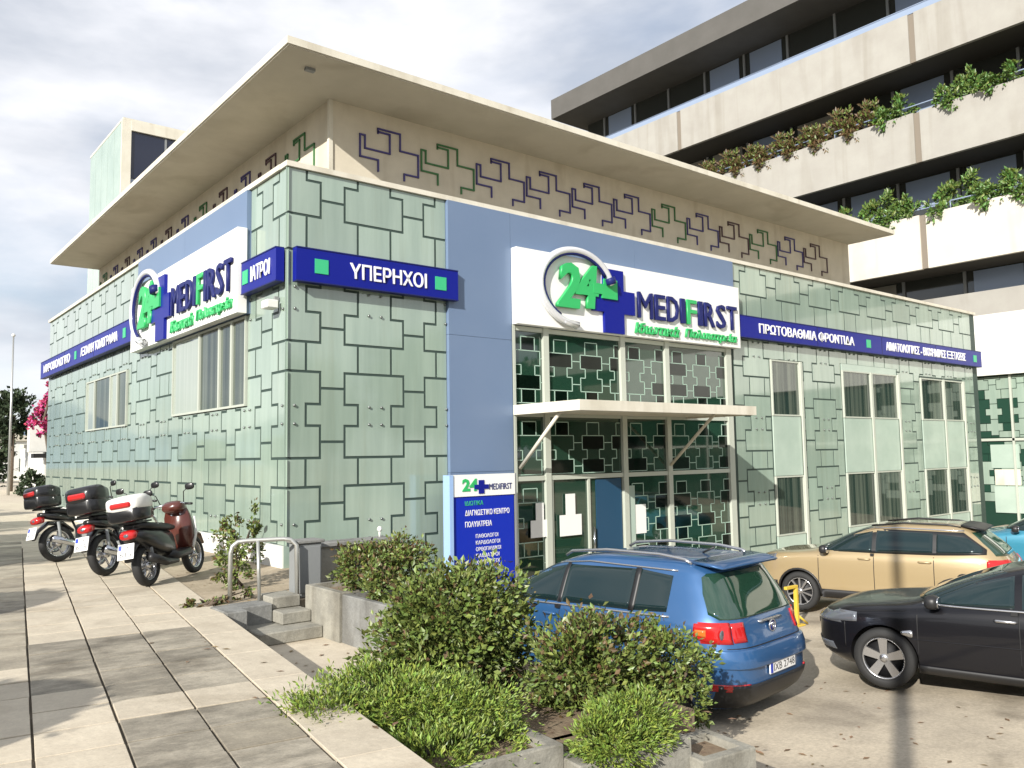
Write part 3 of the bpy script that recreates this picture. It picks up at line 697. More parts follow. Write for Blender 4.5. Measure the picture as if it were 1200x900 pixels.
# glass stair tower beyond the clinic
st = thing('stair_tower', 'pale green glass stair tower with dark top window behind the flat roof', 'building', (3.3,24,-1.7))
b = MB(); b.box(3.32,9,24.02,29.6,-1.7,14.35); b.build('core_wall', M['white'], st, True)
for k in range(5):
    for j in range(4):
        p = MB(); p.box(3.27,3.32,24.12+k*1.09,24.12+k*1.09+1.06,14.3-4*(j+1)+.03,14.3-4*j); p.build('glass_panel', M['spandrel'], st, True)
p = MB(); p.box(3.25,3.62,23.9,24.02,2,14.35); p.box(3.62,9,23.88,24.02,13.95,14.37); p.box(3.28,9.05,23.9,29.7,14.352,14.45); p.build('frame', M['cream'], st, True)
p = MB(); p.box(3.63,9,23.98,24.018,11.9,13.94); wf = p.build('window', M['navy'], st, True); wf.data.materials[0] = mat('stair_window',(.008,.012,.03),.06,spec=.7)
p = MB(); p.box(3.63,9,23.97,24.016,6,11.85); p.build('lower_panel', M['rail'], st, True)
p = MB(); p.box(5.0,5.08,23.95,24.0,11.9,13.94); p.build('mullion', M['greybox'], st, True)

# ------------------------------------------------------------------ plants
def leaf(mb, p, s, d=None, asp=.55, mi=0):
    d = d or Vector((R.gauss(0,1), R.gauss(0,1), R.gauss(0,1)+.2)); d.normalize()
    h = Vector((R.gauss(0,1), R.gauss(0,1), R.gauss(0,1))); e = d.cross(h)
    if e.length < 1e-3: return
    e.normalize(); n_ = d.cross(e)
    a = p; c = p+d*s; l = p+d*s*.5+e*s*asp*.5+n_*s*.1; r_ = p+d*s*.5-e*s*asp*.5+n_*s*.1
    mb.add([a, l, c, r_], [(0,1,2), (0,2,3)], mi)
def crown(blobs, n, s, asp=.55, outward=.4, mats=1, shell=.55, second=.0):
    mb = MB(); tot = sum(b_[3]*b_[4]*b_[5] for b_ in blobs)
    for (x, y, z, rx, ry, rz) in blobs:
        k = int(n*rx*ry*rz/tot)
        # irregular clumps inside every lobe
        cl_ = []
        for _ in range(max(8, k//55)):
            v = Vector((R.gauss(0,1), R.gauss(0,1), R.gauss(0,1))).normalized(); q = R.uniform(shell, 1.04)
            cl_.append((v, q))
        for _ in range(k):
            v0, q0 = R.choice(cl_)
            v = (v0 + Vector((R.gauss(0,.14), R.gauss(0,.14), R.gauss(0,.14)))); q = q0*R.uniform(.9,1.05)
            p = Vector((x+rx*v.x*q, y+ry*v.y*q, z+rz*v.z*q))
            d = Vector((R.gauss(0,1), R.gauss(0,1), R.gauss(0,1)+.3)).normalized()*(1-outward) + v.normalized()*outward
            mi = 1 if (mats > 1 and R.random() < (second if v.z < .5 else second*2.2)) else 0
            leaf(mb, p, s*R.choice((R.uniform(.4,.9), R.uniform(.8,1.25), R.uniform(1.,1.4))), d.normalized(), asp, mi)
    return mb
def shrub(name, label, loc, blobs, n, s, mats, group=None, asp=.55, second=.0, outward=.4, stems=5, cat='shrub', h0=.0):
    o = thing(name, label, cat, loc, 0, group)
    f = crown(blobs, n, s, asp, outward, len(mats), second=second).build('foliage', mats, o, recalc=False); f['kind'] = 'stuff'
    b = MB()
    for _ in range(stems):
        bl = R.choice(blobs); x, y = R.uniform(-.12,.12), R.uniform(-.12,.12)
        e = Vector((bl[0]+R.uniform(-.4,.4)*bl[3], bl[1]+R.uniform(-.4,.4)*bl[4], bl[2]+.3*bl[5]))
        b.tube([(x,y,h0), (x*.6+e.x*.45, y*.6+e.y*.45, h0+(e.z-h0)*.5), e], .012, 6, rs=[.02,.014,.005])
    b.build('stem', M['bark'], o)
    return o
shrub('shrub', 'biggest rounded green shrub in front of the blue car', (-1.55,-6.75,-2.0), [(0,0,.62,.60,.55,.50), (-.28,.05,.38,.45,.45,.42), (.32,-.1,.55,.42,.4,.46), (.05,0,.25,.55,.45,.40)], 22000, .056, [M['leafD'], M['leafB']], second=.05, outward=.5)
shrub('shrub', 'loose shrub with brownish tips in front of the blue car side', (-.70,-7.62,-2.05), [(-.22,0,.36,.44,.4,.40), (.2,.05,.34,.42,.38,.36), (.05,0,.10,.55,.4,.32)], 11500, .055, [M['leafD'], M['leafB']], second=.12, outward=.5)
shrub('shrub', 'thin twiggy shrub beside the blue car tail light', (-.12,-7.85,-2.15), [(.0,0,.38,.34,.32,.36), (.12,0,.1,.34,.3,.3), (.28,-.05,.34,.2,.2,.26)], 4300, .05, [M['leafD'], M['leafB']], second=.07, outward=.5)
shrub('shrub', 'clipped shrub with brown tips growing in the tall concrete planter', (-.55,-3.9,-1.56), [(-.15,0,.26,.42,.38,.30), (.22,0,.30,.42,.38,.30), (-.3,-.55,.12,.25,.3,.25)], 9500, .052, [M['leafD'], M['leafB']], second=.15, outward=.5)
shrub('juniper', 'wide bright green spreading juniper overhanging the paving', (-2.35,-7.5,-2.0), [(-.5,.35,.14,.46,.48,.30), (-.05,.1,.16,.55,.55,.30), (.30,-.15,.14,.42,.42,.27), (-.2,-.5,.02,.5,.34,.25), (.05,.5,.2,.5,.42,.28), (.22,-.5,.02,.36,.28,.22)], 36000, .043, [M['leafJ'], M['leafD']], asp=.34, second=.12, outward=.6, cat='shrub')
shrub('juniper', 'small bright green juniper in the middle concrete planter', (-1.3,-8.42,-2.05), [(-.17,0,.11,.28,.24,.20), (.2,0,.14,.32,.26,.21), (0,-.1,.05,.38,.22,.18), (.1,.1,.22,.18,.18,.15)], 11000, .038, [M['leafJ'], M['leafD']], asp=.34, second=.10, outward=.6)
shrub('shrub', 'straggly young shrub beside the nearest scooter', (-1.35,-1.35,-1.7), [(0,.1,.55,.30,.30,.42), (.3,.3,.65,.22,.22,.40), (-.1,-.1,.2,.28,.28,.22)], 2000, .06, [M['leafD'], M['leafB']], second=.15, outward=.45)
shrub('weed_clump', 'low brown weed clump on the left planter rim', (-2.15,-2.55,-1.7), [(0,0,.05,.28,.2,.09), (.5,.2,.05,.2,.15,.09)], 700, .05, [M['leafB'], M['leafD']], second=.4, cat='plant')
def tree(label, loc, H, blobs, n, s, group):
    o = thing('unseen_tree', label, 'tree', loc, 0, group); b = MB()
    b.tube([(0,0,0),(.03,.02,H*.3),(0,.03,H*.62)], .1, 8, rs=[.13,.1,.07])
    for k in range(5):
        t_ = k*1.3; b.tube([(0,.02,H*.5),(.5*math.cos(t_),.5*math.sin(t_),H*.75),(.8*math.cos(t_),.8*math.sin(t_),H*.88)], .04, 6, rs=[.05,.035,.015])
    b.build('trunk', M['bark'], o)
    f = crown([(x,y,z,rx*.84,ry*.84,rz*.84) for x,y,z,rx,ry,rz in blobs] if H < 3 else blobs, n, s, .6, .4, 1)
    for (x, y, z, rx, ry, rz) in blobs: f.ball((x,y,z), rx*.97, ry*.97, rz*.97, 14, 9)  # solid core added so the crown's shadow closes
    f = f.build('crown', M['leafT'], o, recalc=False); f['kind'] = 'stuff'
    return o
t1 = tree('round tree added out of view to shadow the pavement', (-9.1,-7.75,-1.84), 2.35, [(0,0,2.05,.98,.98,.6)], 2600, .10, 'unseen trees added for the pavement shadow')  # unseen row added to cast the rounded shadows on the pavement
for k in range(1, 6):
    c = copy_tree(t1); q = Vector((-9.1,-7.75,-1.84)) + pd*5.3*k; c.location = q; c.rotation_euler.z = k*1.7
t2 = None
for k, (x, y, s_) in enumerate(((14,-30,1.),(21,-27,1.2),(29,-29,1.05),(6,-33,1.1),(36,-24,1.2),(-16,8,.9),(-18,15,1.),(-15,1,.9))):
    if t2 is None:
        t2 = tree('tall leafy tree across the street', (x,y,-2.9), 8., [(0,0,6,2.8,2.8,2.4), (1.2,.5,5,2.,2.,1.8), (-1.2,-.6,5.2,2.,2.,1.9)], 5200, .42, 'trees across the street')
    else:
        c = copy_tree(t2); c.location = (x,y,-2.9 if x > 0 else -1.84); c.rotation_euler.z = k; c.scale = (s_,)*3

# ---- balcony plants
protos = []
for k in range(4):
    mm = [M['leafP'], M['leafD']] if k < 3 else [M['leafB'], M['leafD']]
    o = thing('balcony_plant', 'leafy green plant hanging over the beige balcony edge', 'plant', (TX+.25, 0, 30), 0, 'plants along the office balconies')
    f = crown([(0,0,.3,.42,.75,.42), (-.18,.5,.05,.32,.45,.38), (-.1,-.6,.38,.36,.45,.45), (-.2,.1,-.05,.22,.35,.28)], 1500, .155, .5, .4, 2, second=.2).build('foliage', mm, o, recalc=False); f['kind'] = 'stuff'
    b = MB(); b.box(.0,.45,-.7,.7,-.35,-.06); b.build('planter_box', M['towerd'], o)
    protos.append(o)
spots = []
z2, z1 = 14.05, 9.66
for y in (14.2,12.9): spots.append((y, z2, 3, 'reddish brown shrub'))
for y in (11.4,9.9,8.4,6.9,5.4): spots.append((y, z2, 3, 'reddish brown shrub'))
for y in (3.9,1.2,-.4,-2.2,-3.6): spots.append((y, z2, R.choice((0,1,2)), 'bright green bush'))
for y in (8.4,6.6,4.9,4.0): spots.append((y, z1, R.choice((0,1,2)), 'bright green bush'))
for y in (1.6,.0,-1.3,-2.6): spots.append((y, z1, R.choice((0,1,2)), 'bright green bush'))
used = set()
for i, (y, z, k, what) in enumerate(spots):
    o = protos[k] if k not in used else copy_tree(protos[k]); used.add(k)
    o.location = (TX+.24, y, z+.08); o.rotation_euler.z = R.uniform(-.06,.06); sc_ = R.uniform(1.0,1.5); o.scale = (1.1, R.uniform(.9,1.25), sc_)
    lev = 'upper planted balcony' if z > 12 else 'lower planted balcony'
    row = [q for q in spots if q[1] == z and q[3] == what]; n_ = row.index(spots[i])
    o['label'] = f"{what}, {('leftmost','second','third','fourth','fifth','sixth','seventh','eighth')[n_]} {'of its kind' if n_ == 0 else 'from the left'} on the {lev}"
for k in range(4):
    if k not in used:
        for ch in list(protos[k].children): bpy.data.objects.remove(ch)
        bpy.data.objects.remove(protos[k])
# ------------------------------------------------------------------ vehicles
def pchip(xs, ys):
    n = len(xs); h = [xs[i+1]-xs[i] for i in range(n-1)]; d = [(ys[i+1]-ys[i])/h[i] for i in range(n-1)]; m_ = [0]*n
    m_[0], m_[-1] = d[0], d[-1]
    for i in range(1, n-1):
        if d[i-1]*d[i] <= 0: m_[i] = 0
        else:
            w1, w2 = 2*h[i]+h[i-1], h[i]+2*h[i-1]; m_[i] = (w1+w2)/(w1/d[i-1]+w2/d[i])
    def f(x):
        x = max(xs[0], min(xs[-1], x)); i = 0
        while i < n-2 and x > xs[i+1]: i += 1
        t = (x-xs[i])/h[i]
        return (2*t**3-3*t*t+1)*ys[i]+(t**3-2*t*t+t)*h[i]*m_[i]+(-2*t**3+3*t*t)*ys[i+1]+(t**3-t*t)*h[i]*m_[i+1]
    return f
class Car:
    def __init__(s, lv, n=(4.2, 4.6)):
        z = [q[0] for q in lv]; s.z0, s.z1 = z[0], z[-1]
        s.xf, s.xr, s.b = (pchip(z, [q[k] for q in lv]) for k in (1,2,3)); s.n = n
    def nn(s, z):
        t = max(0, min(1, (z-.9)/.3)); return s.n[0]*(1-t)+s.n[1]*t
    def ring(s, z, k=88):
        xf, xr, b = s.xf(z), s.xr(z), s.b(z); xc, a = (xf+xr)/2, (xf-xr)/2; e = 2/s.nn(z); out = []
        for i in range(k):
            t = 2*math.pi*i/k; c, q = math.cos(t), math.sin(t)
            out.append((xc+a*math.copysign(abs(c)**e, c), b*math.copysign(abs(q)**e, q), z))
        return out
    def sy(s, x, z):
        xf, xr = s.xf(z), s.xr(z); xc, a = (xf+xr)/2, (xf-xr)/2; n = s.nn(z)
        return s.b(z)*max(0, 1-min(1, abs((x-xc)/a))**n)**(1/n)
    def ex(s, y, z, sg):
        xf, xr = s.xf(z), s.xr(z); xc, a = (xf+xr)/2, (xf-xr)/2; n = s.nn(z)
        return xc+sg*a*max(0, 1-min(1, abs(y/s.b(z)))**n)**(1/n)
    def body(s, name, m, root, arches, ra):
        zs = []; k = 44
        for i in range(k+1): zs.append(s.z0+(s.z1-s.z0)*(1-(1-i/k)**1.25))
        mb = MB(); vs = []; K = 88
        for z in zs: vs += s.ring(z, K)
        fs = [(i*K+j, i*K+(j+1) % K, (i+1)*K+(j+1) % K, (i+1)*K+j) for i in range(k) for j in range(K)]
        fs += [tuple(range(K))[::-1], tuple(range(k*K, (k+1)*K))]
        mb.add(vs, fs, 0, True); o = mb.build(name, [m, M['seam']], root)
        cut = MB()
        for (x, z) in arches:
            for sg in (-1, 1):
                T = Matrix.Translation((x, sg*.86, z)); cut.lathe([(.001,-.28),(ra,-.28),(ra,.28),(.001,.28)], 32, T, 0, False)
        cm = cut.mesh('cutter', [M['seam']]); b = bmesh.new(); b.from_mesh(cm); bmesh.ops.remove_doubles(b, verts=b.verts, dist=.003); bmesh.ops.recalc_face_normals(b, faces=b.faces); b.to_mesh(cm); b.free()
        co = bpy.data.objects.new('cutter', cm); COL.objects.link(co); co.parent = root
        md = o.modifiers.new('arch', 'BOOLEAN'); md.object = co; md.solver = 'EXACT'; md.operation = 'DIFFERENCE'
        try: md.material_mode = 'TRANSFER'
        except Exception: pass
        bpy.context.view_layer.update()
        me = bpy.data.meshes.new_from_object(o.evaluated_get(bpy.context.evaluated_depsgraph_get()))
        o.modifiers.clear(); o.data = me
        while len(me.materials) < 2: me.materials.append(M['seam'])
        for p in me.polygons:
            cx_, cy_, cz_ = p.center
            for (x, z) in arches:
                d_ = math.hypot(cx_-x, cz_-z)
                if d_ < ra+.004 and abs(cy_) < .93 and (abs(abs(cy_)-.58) < .01 or d_ > ra-.02) and (abs(p.normal.y) > .95 and abs(abs(cy_)-.58) < .01 or abs(p.normal.y) < .15): p.material_index = 1
        bpy.data.objects.remove(co)
        for p in me.polygons: p.use_smooth = True
        try: me.set_sharp_from_angle(angle=rad(38))
        except Exception: pass
        return o
    def side(s, pts, sg, off=.006, nx=18, nz=6, mb=None, mi=0):
        mb = mb or MB(); x0, x1 = pts[0][0], pts[-1][0]; xs = [q[0] for q in pts]
        def lin(x, k):
            for i in range(len(pts)-1):
                if x <= pts[i+1][0]+1e-9:
                    t = (x-pts[i][0])/max(1e-9, pts[i+1][0]-pts[i][0]); return pts[i][k]+t*(pts[i+1][k]-pts[i][k])
            return pts[-1][k]
        cx = sorted(set([x0+(x1-x0)*i/nx for i in range(nx+1)] + xs)); vs = []; m_ = len(cx)
        for x in cx:
            a, b = lin(x, 1), lin(x, 2)
            for j in range(nz+1):
                z = a+(b-a)*j/nz; vs.append((x, sg*(s.sy(x, z)+off), z))
        fs = [(i*(nz+1)+j, (i+1)*(nz+1)+j, (i+1)*(nz+1)+j+1, i*(nz+1)+j+1) for i in range(m_-1) for j in range(nz)]
        # turned-in rim so that the pane has thickness
        bd = [i*(nz+1) for i in range(m_)] + [(m_-1)*(nz+1)+j for j in range(1, nz+1)] + [i*(nz+1)+nz for i in range(m_-2, -1, -1)] + [j for j in range(nz-1, 0, -1)]
        k = len(vs)
        for i in bd: v = vs[i]; vs.append((v[0], v[1]-sg*(off+.008), v[2]))
        L = len(bd); fs += [(bd[i], bd[(i+1) % L], k+(i+1) % L, k+i) for i in range(L)]
        return mb.add(vs, fs, mi, True)
    def end(s, rows_, sg, off=.008, ny=14, mb=None, mi=0):
        # rows_: (z, y0, y1) from bottom to top
        mb = mb or MB(); vs = []; zz = []
        for i in range(len(rows_)-1):
            for j in range(4):
                t = j/4; zz.append(tuple(rows_[i][k]+t*(rows_[i+1][k]-rows_[i][k]) for k in range(3)))
        zz.append(rows_[-1])
        for (z, a, b) in zz:
            for i in range(ny+1):
                y = a+(b-a)*i/ny; vs.append((s.ex(y, z, sg)+sg*off, y, z))
        n = ny+1; fs = [(i*n+j, i*n+j+1, (i+1)*n+j+1, (i+1)*n+j) for i in range(len(zz)-1) for j in range(ny)]
        k = len(vs); m_ = len(zz); bd = list(range(n)) + [i*n+ny for i in range(1, m_)] + [(m_-1)*n+j for j in range(ny-1, -1, -1)] + [i*n for i in range(m_-2, 0, -1)]
        for i in bd: v = vs[i]; vs.append((v[0]-sg*(off+.01), v[1], v[2]))
        L = len(bd); fs += [(bd[i], bd[(i+1) % L], k+(i+1) % L, k+i) for i in range(L)]
        return mb.add(vs, fs, mi, True)
WH_CACHE = {}
def wheel(root, x, y, r, wd, sg, style):
    key = (r, wd, sg, style)
    if key not in WH_CACHE:
        t = MB(); t.lathe([(r*.70,-wd/2+.01),(r*.80,-wd/2),(r*.95,-wd/2+.012),(r,-wd/2+.04),(r,wd/2-.04),(r*.95,wd/2-.012),(r*.80,wd/2),(r*.70,wd/2-.01)], 40)
        rm = MB(); q = sg*(wd/2-.015)
        rm.lathe([(r*.70,q),(r*.66,q-sg*.004),(r*.64,q-sg*.05),(r*.70,q-sg*.06)], 40)
        rm.lathe([(.001,q-sg*.02),(r*.14,q-sg*.015),(r*.15,q-sg*.06),(.001,q-sg*.06)], 20, None, 0, False)
        rm.lathe([(.001,q-sg*.09),(r*.66,q-sg*.09),(r*.66,q-sg*.10),(.001,q-sg*.10)], 32, None, 1, False)
        k = {'five':5,'six':6,'multi':10}[style]; ws = {'five':.30,'six':.26,'multi':.10}[style]
        for i in range(k):
            a = 2*math.pi*i/k+.3; T = Matrix.Rotation(-a, 4, 'Y')
            h0, h1 = r*ws*.36, r*ws*.52
            vs = [(r*.10, q-sg*.02, -h0), (r*.10, q-sg*.02, h0), (r*.67, q-sg*.006, h1), (r*.67, q-sg*.006, -h1), (r*.10, q-sg*.06, -h0), (r*.10, q-sg*.06, h0), (r*.67, q-sg*.055, h1), (r*.67, q-sg*.055, -h1)]
            rm.add([T @ Vector(v) for v in vs], [(0,1,2,3),(4,7,6,5),(0,4,5,1),(1,5,6,2),(2,6,7,3),(3,7,4,0)])
        WH_CACHE[key] = (t.mesh('wheel', M['tyre']), rm.mesh('rim', [M['alloy'], M['seam']]))
    o = link('wheel', WH_CACHE[key][0], root); o.location = (x, y, r)
    link('rim', WH_CACHE[key][1], o); return o
def seamx(car, x, z0, z1, sg, mb):
    return car.side([(x-.006,z0,z1),(x+.006,z0,z1)], sg, .0015, 1, 10, mb)
def plate(root, name, x, y, z, sg, ry=0., wd=.52):
    T = Matrix.Translation((x, y, z)) @ Matrix.Rotation(ry, 4, 'Y')
    b = MB(); b.box(-.008,.008,-wd/2,wd/2,-.055,.055,0,T,.003); o = b.build(name, M['plate'], root)
    b = MB(); b.box(*sorted((sg*.0081,sg*.010)),*sorted((-sg*(wd/2-.005),-sg*(wd/2-.05))),-.048,.048,0,T); b.build('plate_band', M['eublue'], o)
    me = text_mesh('IXB 2748', 0, 1, 0, 1, lambda u, v, d: T @ Vector((sg*d, -sg*((wd/2-.07)-(wd-.09)*u), -.036+.072*v)), .0085, .0095)
    me.materials.clear(); me.materials.append(M['black']); link('plate_print', me, o); return o
def mirror(car, root, x, z, sg, m):
    y = car.sy(x, z); b = MB(); T = Matrix.Translation((x, sg*(y+.13), z+.06))
    b.ball((0,0,0), .075, .11, .075, 14, 10, 0, T, .7); o = b.build('wing_mirror', m, root)
    b = MB(); b.box(-.03,.03,min(sg*(y-.01),sg*(y+.08)),max(sg*(y-.01),sg*(y+.08)),z-.02,z+.02); b.build('mirror_arm', M['black'], o)
    b = MB(); b.ball((-.066,0,0),.014,.09,.06,14,8,0,T,.7); b.build('mirror_glass', M['chrome'], o); return o
def handle(car, root, x, z, sg, m):
    b = MB(); y = car.sy(x, z)+.022; b.tube([(x-.10,sg*(y-.02),z),(x-.08,sg*y,z),(x+.08,sg*y,z),(x+.10,sg*(y-.02),z)], .016, 8); return b.build('door_handle', m, root)

# --- blue compact SUV
def blue_suv():
    pm = paint('blue_metallic', (.028,.10,.245), .35)
    lv = [(.24,2.02,-2.04,.82),(.34,2.15,-2.15,.885),(.5,2.20,-2.215,.903),(.70,2.20,-2.215,.908),(.86,2.14,-2.17,.905),(.96,1.92,-2.13,.895),(1.02,1.45,-2.11,.885),(1.07,1.18,-2.095,.865),
          (1.2,.93,-2.03,.81),(1.35,.64,-1.94,.745),(1.48,.36,-1.85,.69),(1.575,.08,-1.78,.64),(1.63,-.18,-1.68,.585),(1.66,-.42,-1.5,.48),(1.672,-.75,-1.2,.25)]
    c = Car(lv, (5.2, 5.4)); r = thing('parked_car', 'blue metallic compact SUV seen from behind next to the planters', 'car', (1.93,-5.16,lz(-5.4)), rad(96))
    c.body('body', pm, r, [(1.30,.34),(-1.30,.34)], .385)
    for sg in (-1, 1):
        w_ = [c.side([(.04,1.105,1.50),(.42,1.10,1.42),(.86,1.085,1.17),(.90,1.085,1.10)], sg, .006), c.side([(-.95,1.125,1.535),(-.02,1.107,1.51)], sg, .006), c.side([(-1.42,1.15,1.50),(-1.02,1.128,1.535)], sg, .006)]
        for q in w_: q.build('side_window', M['carglass'], r)
        q = MB(); c.side([(-1.46,1.10,1.118),(.92,1.05,1.068)], sg, .010, 20, 1, q); c.side([(-1.46,1.545,1.56),(-.3,1.557,1.572),(.12,1.515,1.53),(.5,1.42,1.432),(.93,1.10,1.11)], sg, .008, 24, 1, q); q.build('chrome_trim', M['alloy'], r)
        q = MB()
        for x in (.93, -.02, -1.02): seamx(c, x, .42, 1.06, sg, q)
        q.build('door_seam', M['seam'], r)
        for pa, pb in (((-1.02,1.118,1.545),(-.95,1.118,1.545)), ((-.02,1.10,1.525),(.04,1.10,1.52))):
            q = MB(); c.side([pa,pb], sg, .0075, 2, 6, q); q.build('window_pillar', M['black'], r)
        q = MB(); c.side([(-.90,.25,.38),(.90,.25,.38)], sg, .012, 20, 2, q); q.build('sill_trim', M['black'], r)
        for x in (.12, -.86): handle(c, r, x, .97, sg, pm)
        mirror(c, r, .80, 1.06, sg, pm)
        q = MB(); q.tube([(.1,sg*.60,1.60),(0,sg*.61,1.655),(-.5,sg*.60,1.70),(-1.2,sg*.585,1.695),(-1.5,sg*.57,1.66),(-1.58,sg*.57,1.62)], .018, 8); q.build('roof_rail', M['alloy'], r)
        q = MB(); c.side([(-1.98,.89,1.09),(-1.74,.93,1.075)], sg, .012, 8, 4, q); c.end([(.89,*sorted((sg*.66,sg*.82))),(1.09,*sorted((sg*.64,sg*.80)))], -1, .012, 6, q); to = q.build('tail_light', M['red'], r)
        q = MB(); c.end([(.90,*sorted((sg*.50,sg*.645))),(1.08,*sorted((sg*.48,sg*.63)))], -1, .012, 6, q); q.build('tail_light', M['red'], r)
        q = MB(); q.ball((c.ex(.72,.97,-1)-.012, sg*.72, .975), .012, .05, .05); q.build('reversing_lens', M['lens'], to)
        q = MB(); c.side([(-1.86,.95,1.02),(-1.76,.965,1.02)], sg, .02, 4, 3, q); q.build('indicator_lens', M['orange'], to)
        q = MB(); c.end([(.44,*sorted((sg*.55,sg*.80))),(.51,*sorted((sg*.55,sg*.80)))], -1, .012, 6, q); q.build('rear_reflector', M['red'], r)
        q = MB(); c.side([(1.65,.80,.96),(2.0,.80,.93)], sg, .008, 6, 3, q); q.build('headlight', M['lens'], r)
        for x in (1.30, -1.30): wheel(r, x, sg*.78, .345, .225, sg, 'five')
    q = c.end([(1.115,-.70,.70),(1.16,-.735,.735),(1.35,-.67,.67),(1.50,-.60,.60),(1.535,-.55,.55)], -1, .012, 18); q.build('rear_window', M['darkglass'], r)
    q = c.end([(1.105,-.70,.70),(1.30,-.66,.66),(1.50,-.58,.58)], 1, .012, 18); q.build('windscreen', M['carglass'], r)
    q = MB(); q.loft([(-1.60,0,1.642,.60,.022),(-1.80,0,1.622,.60,.022),(-1.93,0,1.597,.57,.014)], 20, 0, .4); q.build('spoiler', pm, r)
    q = MB(); c.end([(.25,-.80,.80),(.34,-.84,.84),(.50,-.86,.86)], -1, .02, 20, q); q.build('rear_valance', M['black'], r)
    q = MB(); c.end([(.66,-.85,.85),(.70,-.86,.86),(.78,-.855,.855),(.83,-.84,.84)], -1, .035, 20, q); q.build('bumper', pm, r)
    q = MB(); c.end([(.842,-.78,.78),(.850,-.78,.78)], -1, .004, 20, q); q.build('tailgate_seam', M['seam'], r)
    plate(r, 'number_plate', c.ex(0,.63,-1)-.02, 0, .61, -1)
    q = MB(); T = Matrix.Translation((c.ex(0,.985,-1)-.012, 0, .985)) @ Matrix.Rotation(rad(90),4,'Z'); q.lathe([(.065,0),(.065,.015),(.052,.018),(.052,.004)], 24, T); q.lathe([(.001,0),(.05,0),(.05,.01),(.001,.01)], 20, T, 1, False)
    for (a, b_) in (((-.03,.03),(0,-.04)), ((0,-.04),(.03,.03)), ((-.012,.035),(0,.0)), ((.012,.035),(0,.0))):
        q.tube([T @ Vector((a[0],.014,a[1])), T @ Vector((b_[0],.014,b_[1]))], .006, 6)
    q.build('badge', [M['alloy'], M['navy']], r)
    q = MB(); c.side([(-1.62,.88,1.03),(-1.45,.88,1.03)], 1, .003, 4, 4, q); q.build('fuel_flap', pm, r)
    q = MB(); c.end([(1.045,-.22,.22),(1.06,-.22,.22)], -1, .03, 8, q); q.build('tailgate_handle', M['alloy'], r)
    q = MB(); q.tube([(-1.87,.0,1.40),(-1.93,.12,1.22),(-1.975,.28,1.17)], .010, 6); q.build('rear_wiper', M['black'], r)
    q = MB(); q.tube([(-1.35,0,1.67),(-1.5,0,1.74)], .012, 6); q.build('aerial', M['black'], r)
    r.scale = (1.03,1.04,1.02); return r
blue_suv()

